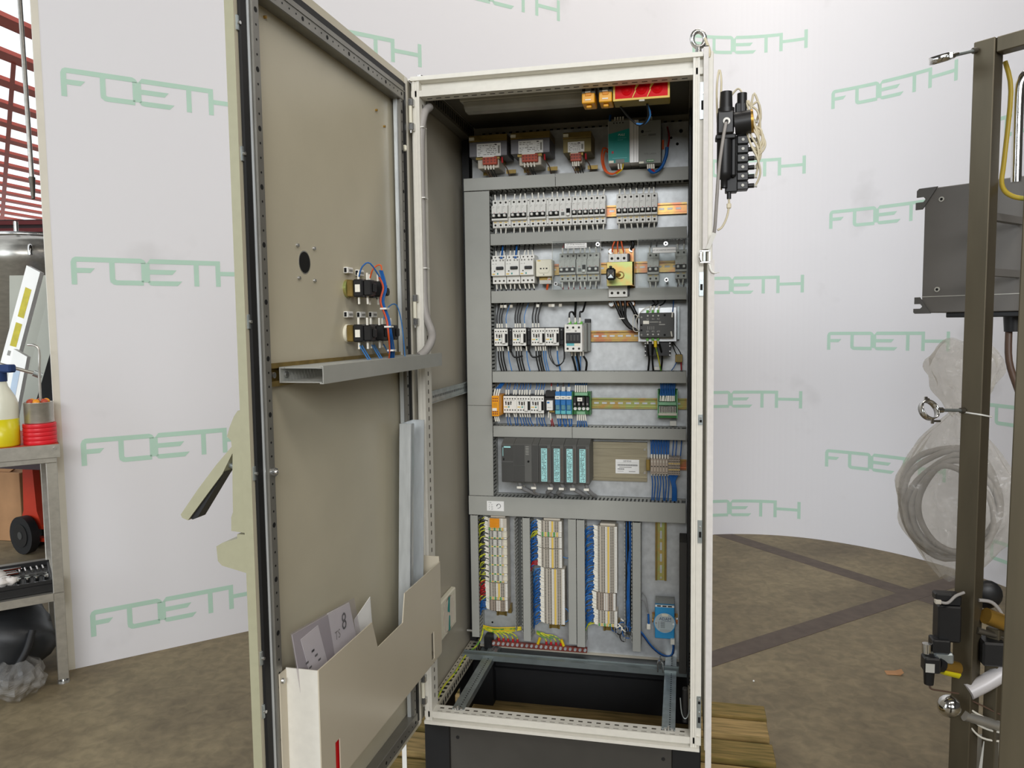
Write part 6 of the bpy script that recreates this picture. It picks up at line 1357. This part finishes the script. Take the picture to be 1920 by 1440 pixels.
rg.v = [(x+rnd.uniform(-7, 7), y+rnd.uniform(-7, 7), z+rnd.uniform(-5, 5)) for x, y, z in rg.v]; rg.build('rag', None, 'crumpled white rag lying on the socket set', 'rag')
bg_ = MB().sphere(tuple(BP((230, 190, -170))), 210, 'bag_black', 20, 14, sx=0.95, sy=0.9, sz=0.78); rnd = random.Random(8)
bg_.v = [(x+14*math.sin(z*0.03+y*0.02)+rnd.uniform(-4, 4), y+16*math.sin(z*0.025+x*0.02)+rnd.uniform(-4, 4), max(z+10*math.sin(x*0.03), -338)) for x, y, z in bg_.v]; bg_ = bg_.build('black_machine_part', None, 'black rounded machine part wrapped in film under the bench', 'machine part')
MB().tube([tuple(BP((120, 10, -90))), tuple(BP((150, -18, -170))), tuple(BP((210, -14, -260)))], 14, 8, 'rubber').build('belt', bg_)
c = BP((190, 20, -268)); bag('plastic_wrap', (c.x, c.y, c.z), 140, 95, 70, lambda t: math.sin((0.15+0.8*t)*math.pi)**0.5, 12, 'clear plastic wrap around the machine part under the bench', 'wrap', 'bag_film_low', 36, 18)
# cardboard box and hand truck further back
cb = thing('cardboard_box', (-3990, 2450, -340), 'brown cardboard box on the floor behind the bench', 'box')
MB().box(-4300, -3790, 2440, 2840, -338, 150, 'cardboard', 3).build('carton', cb); MB().prism([(-4200, 151), (-3900, 151), (-3860, 175), (-4180, 190)], 'y', 2470, 2500, 'cardboard').build('flap', cb)
ht = thing('hand_truck', (-3540, 2240, -340), 'red hand truck with black wheels behind the bench', 'hand truck')
MB().prism([(-3608, -150), (-3440, -150), (-3470, -60), (-3490, 320), (-3560, 320), (-3575, -60)], 'y', 2245, 2300, 'truck_red').box(-3500, -3300, 2240, 2290, -180, -150, 'truck_red').box(-3500, -3310, 2230, 2280, -262, -236, 'truck_red').build('frame', ht)
for x, y in ((-3544, 2180), (-3610, 2330)): MB().cyl((x, y, -212), (x+14, y+50, -212), 126, n=28, m='rubber').cyl((x-1, y-4, -212), (x+2, y+6, -212), 78, n=20, m='black_plastic').cyl((x-2, y-7, -212), (x+2, y+6, -212), 26, n=12, m='plc_dark').build('wheel', ht)
# leaning panels and doors
def slab(name, q, th, m, label, cat, extra=None):
    P = [Vector(p) for p in q]; n = (P[1]-P[0]).cross(P[3]-P[0]).normalized(); n = -n if n.y < 0 else n
    vs = P+[p+n*th for p in P]; o = MB().add(vs, [[0, 1, 2, 3], [7, 6, 5, 4], [0, 4, 5, 1], [1, 5, 6, 2], [2, 6, 7, 3], [3, 7, 4, 0]], m).build(name, None, label, cat)
    if extra:
        for (u0, u1, v0, v1, em, nm) in extra:
            f = lambda u_, v_: P[0].lerp(P[1], u_).lerp(P[3].lerp(P[2], u_), v_)-n*2
            r = [f(u0, v0), f(u1, v0), f(u1, v1), f(u0, v1)]; MB().add(r+[p+n*1.5 for p in r], [[0, 1, 2, 3], [7, 6, 5, 4], [0, 4, 5, 1], [1, 5, 6, 2], [2, 6, 7, 3], [3, 7, 4, 0]], em).build(nm, o)
    return o
slab('sheet_metal_door', [(-3290, 1890, 412), (-3035, 1930, 412), (-2985, 1975, 1474), (-3240, 1915, 1474)], 30, 'steel_grey_door', 'large grey sheet metal door leaning behind the bench', 'door panel')
slab('leaning_board', [(-3152, 1516, 412), (-3066, 1538, 412), (-2757, 1640, 1462), (-2832, 1628, 1502)], 40, 'panel_white', 'long leaning white panel with two yellow stickers', 'panel', [(0.32, 0.75, 0.6, 0.72, 'sticker_yellow', 'sticker'), (0.32, 0.75, 0.75, 0.9, 'sticker_yellow', 'sticker'), (0.3, 0.5, 0.55, 0.575, 'grey_print', 'logo_dot'), (0.2, 0.8, 0.42, 0.5, 'device_grey', 'faded_print')])
slab('leaning_board', [(-3003, 1492, 412), (-2926, 1514, 412), (-2812, 1575, 995), (-2884, 1560, 1040)], 36, 'panel_white', 'shorter white panel with a pale blue sticker, leaning lower', 'panel', [(0.3, 0.72, 0.52, 0.86, 'sticker_blue', 'sticker')])
slab('dark_beam', [(-2990, 1660, 412), (-2860, 1690, 412), (-2640, 1760, 1240), (-2700, 1745, 1300)], 60, 'black_paint', 'long black beam leaning behind the white panels', 'beam')
slab('dark_beam', [(-2800, 1800, 412), (-2740, 1815, 412), (-2560, 1880, 1090), (-2620, 1865, 1110)], 40, 'black_paint', 'thinner black beam leaning next to the backdrop edge', 'beam')
MB().box(-2900, -2400, 1990, 2060, 760, 790, 'panel_white').box(-2900, -2400, 2000, 2050, 412, 760, 'wall_dark').build('shelf_board', None, 'white shelf board with dark front behind the beams', 'shelf')
tt = thing('trestle_table', (-2950, 1800, -340), 'low dark table behind the bench on which the boards lean', 'table')
MB().box(-3900, -2380, 1470, 2100, 385, 411, 'wall_dark').build('table_top', tt)
for x, y in ((-3890, 1490), (-3890, 2050), (-2440, 2050)): MB().box(x, x+40, y, y+40, -340, 385, 'dark_steel').build('leg', tt)
MB().box(-4700, -3700, 2900, 3300, -339, 330, 'navy_cloth', 8).box(-4700, -3700, 2890, 2900, 280, 330, 'black_paint').build('crate', None, 'dark blue crate behind the cardboard box', 'crate')
tk = thing('steel_tank', (-4940, 3822, -340), 'domed stainless steel tank at the far left', 'tank')
def TM(p): return (736+(p[0]-736)*1.15, -2019+(p[1]+2019)*1.15, max(-339, 1129+(p[2]-1129)*1.15))
MB().lathe((-4200, 3060, -340), [(0.5, 0), (330, 0), (330, 1985), (338, 1990), (338, 2110), (330, 2115), (322, 2150), (240, 2190), (0.5, 2200)], 40, 'stainless').map(TM).build('shell', tk)
MB().lathe((-4200, 3060, 1840), [(338, 0), (345, 6), (345, 22), (338, 28)], 40, 'steel').map(TM).build('clamp_band', tk); MB().tube([(-3960, 2830, 1760), (-3915, 2775, 1760), (-3892, 2750, 1740), (-3887, 2745, 1690)], 16, 8, 'chrome').map(TM).build('valve', tk); MB().cyl((-4150, 2900, 1850), (-4150, 2900, 1960), 16, n=10, m='steel').map(TM).build('nozzle', tk)
MB().tube([(-3467, 2347, 3300), (-3386, 2277, 2122)], 14, 8, 'stainless', 1).cyl((-3386, 2277, 2130), (-3370, 2262, 1990), 20, 10, 10, 'dark_steel').build('hanging_pole', None, 'thin grey pole hanging in front of the red roof', 'pole')
MB().tube([tuple(BP((260, 140, 1010))), tuple(BP((200, 140, 1010))), tuple(BP((60, 140, 960)))], 7, 8, 'stainless', 1).cyl(tuple(BP((60, 140, 960))), tuple(BP((30, 140, 945))), 13, n=10, m='zinc').build('lamp_arm', None, 'thin jointed steel arm reaching over the bench', 'arm')
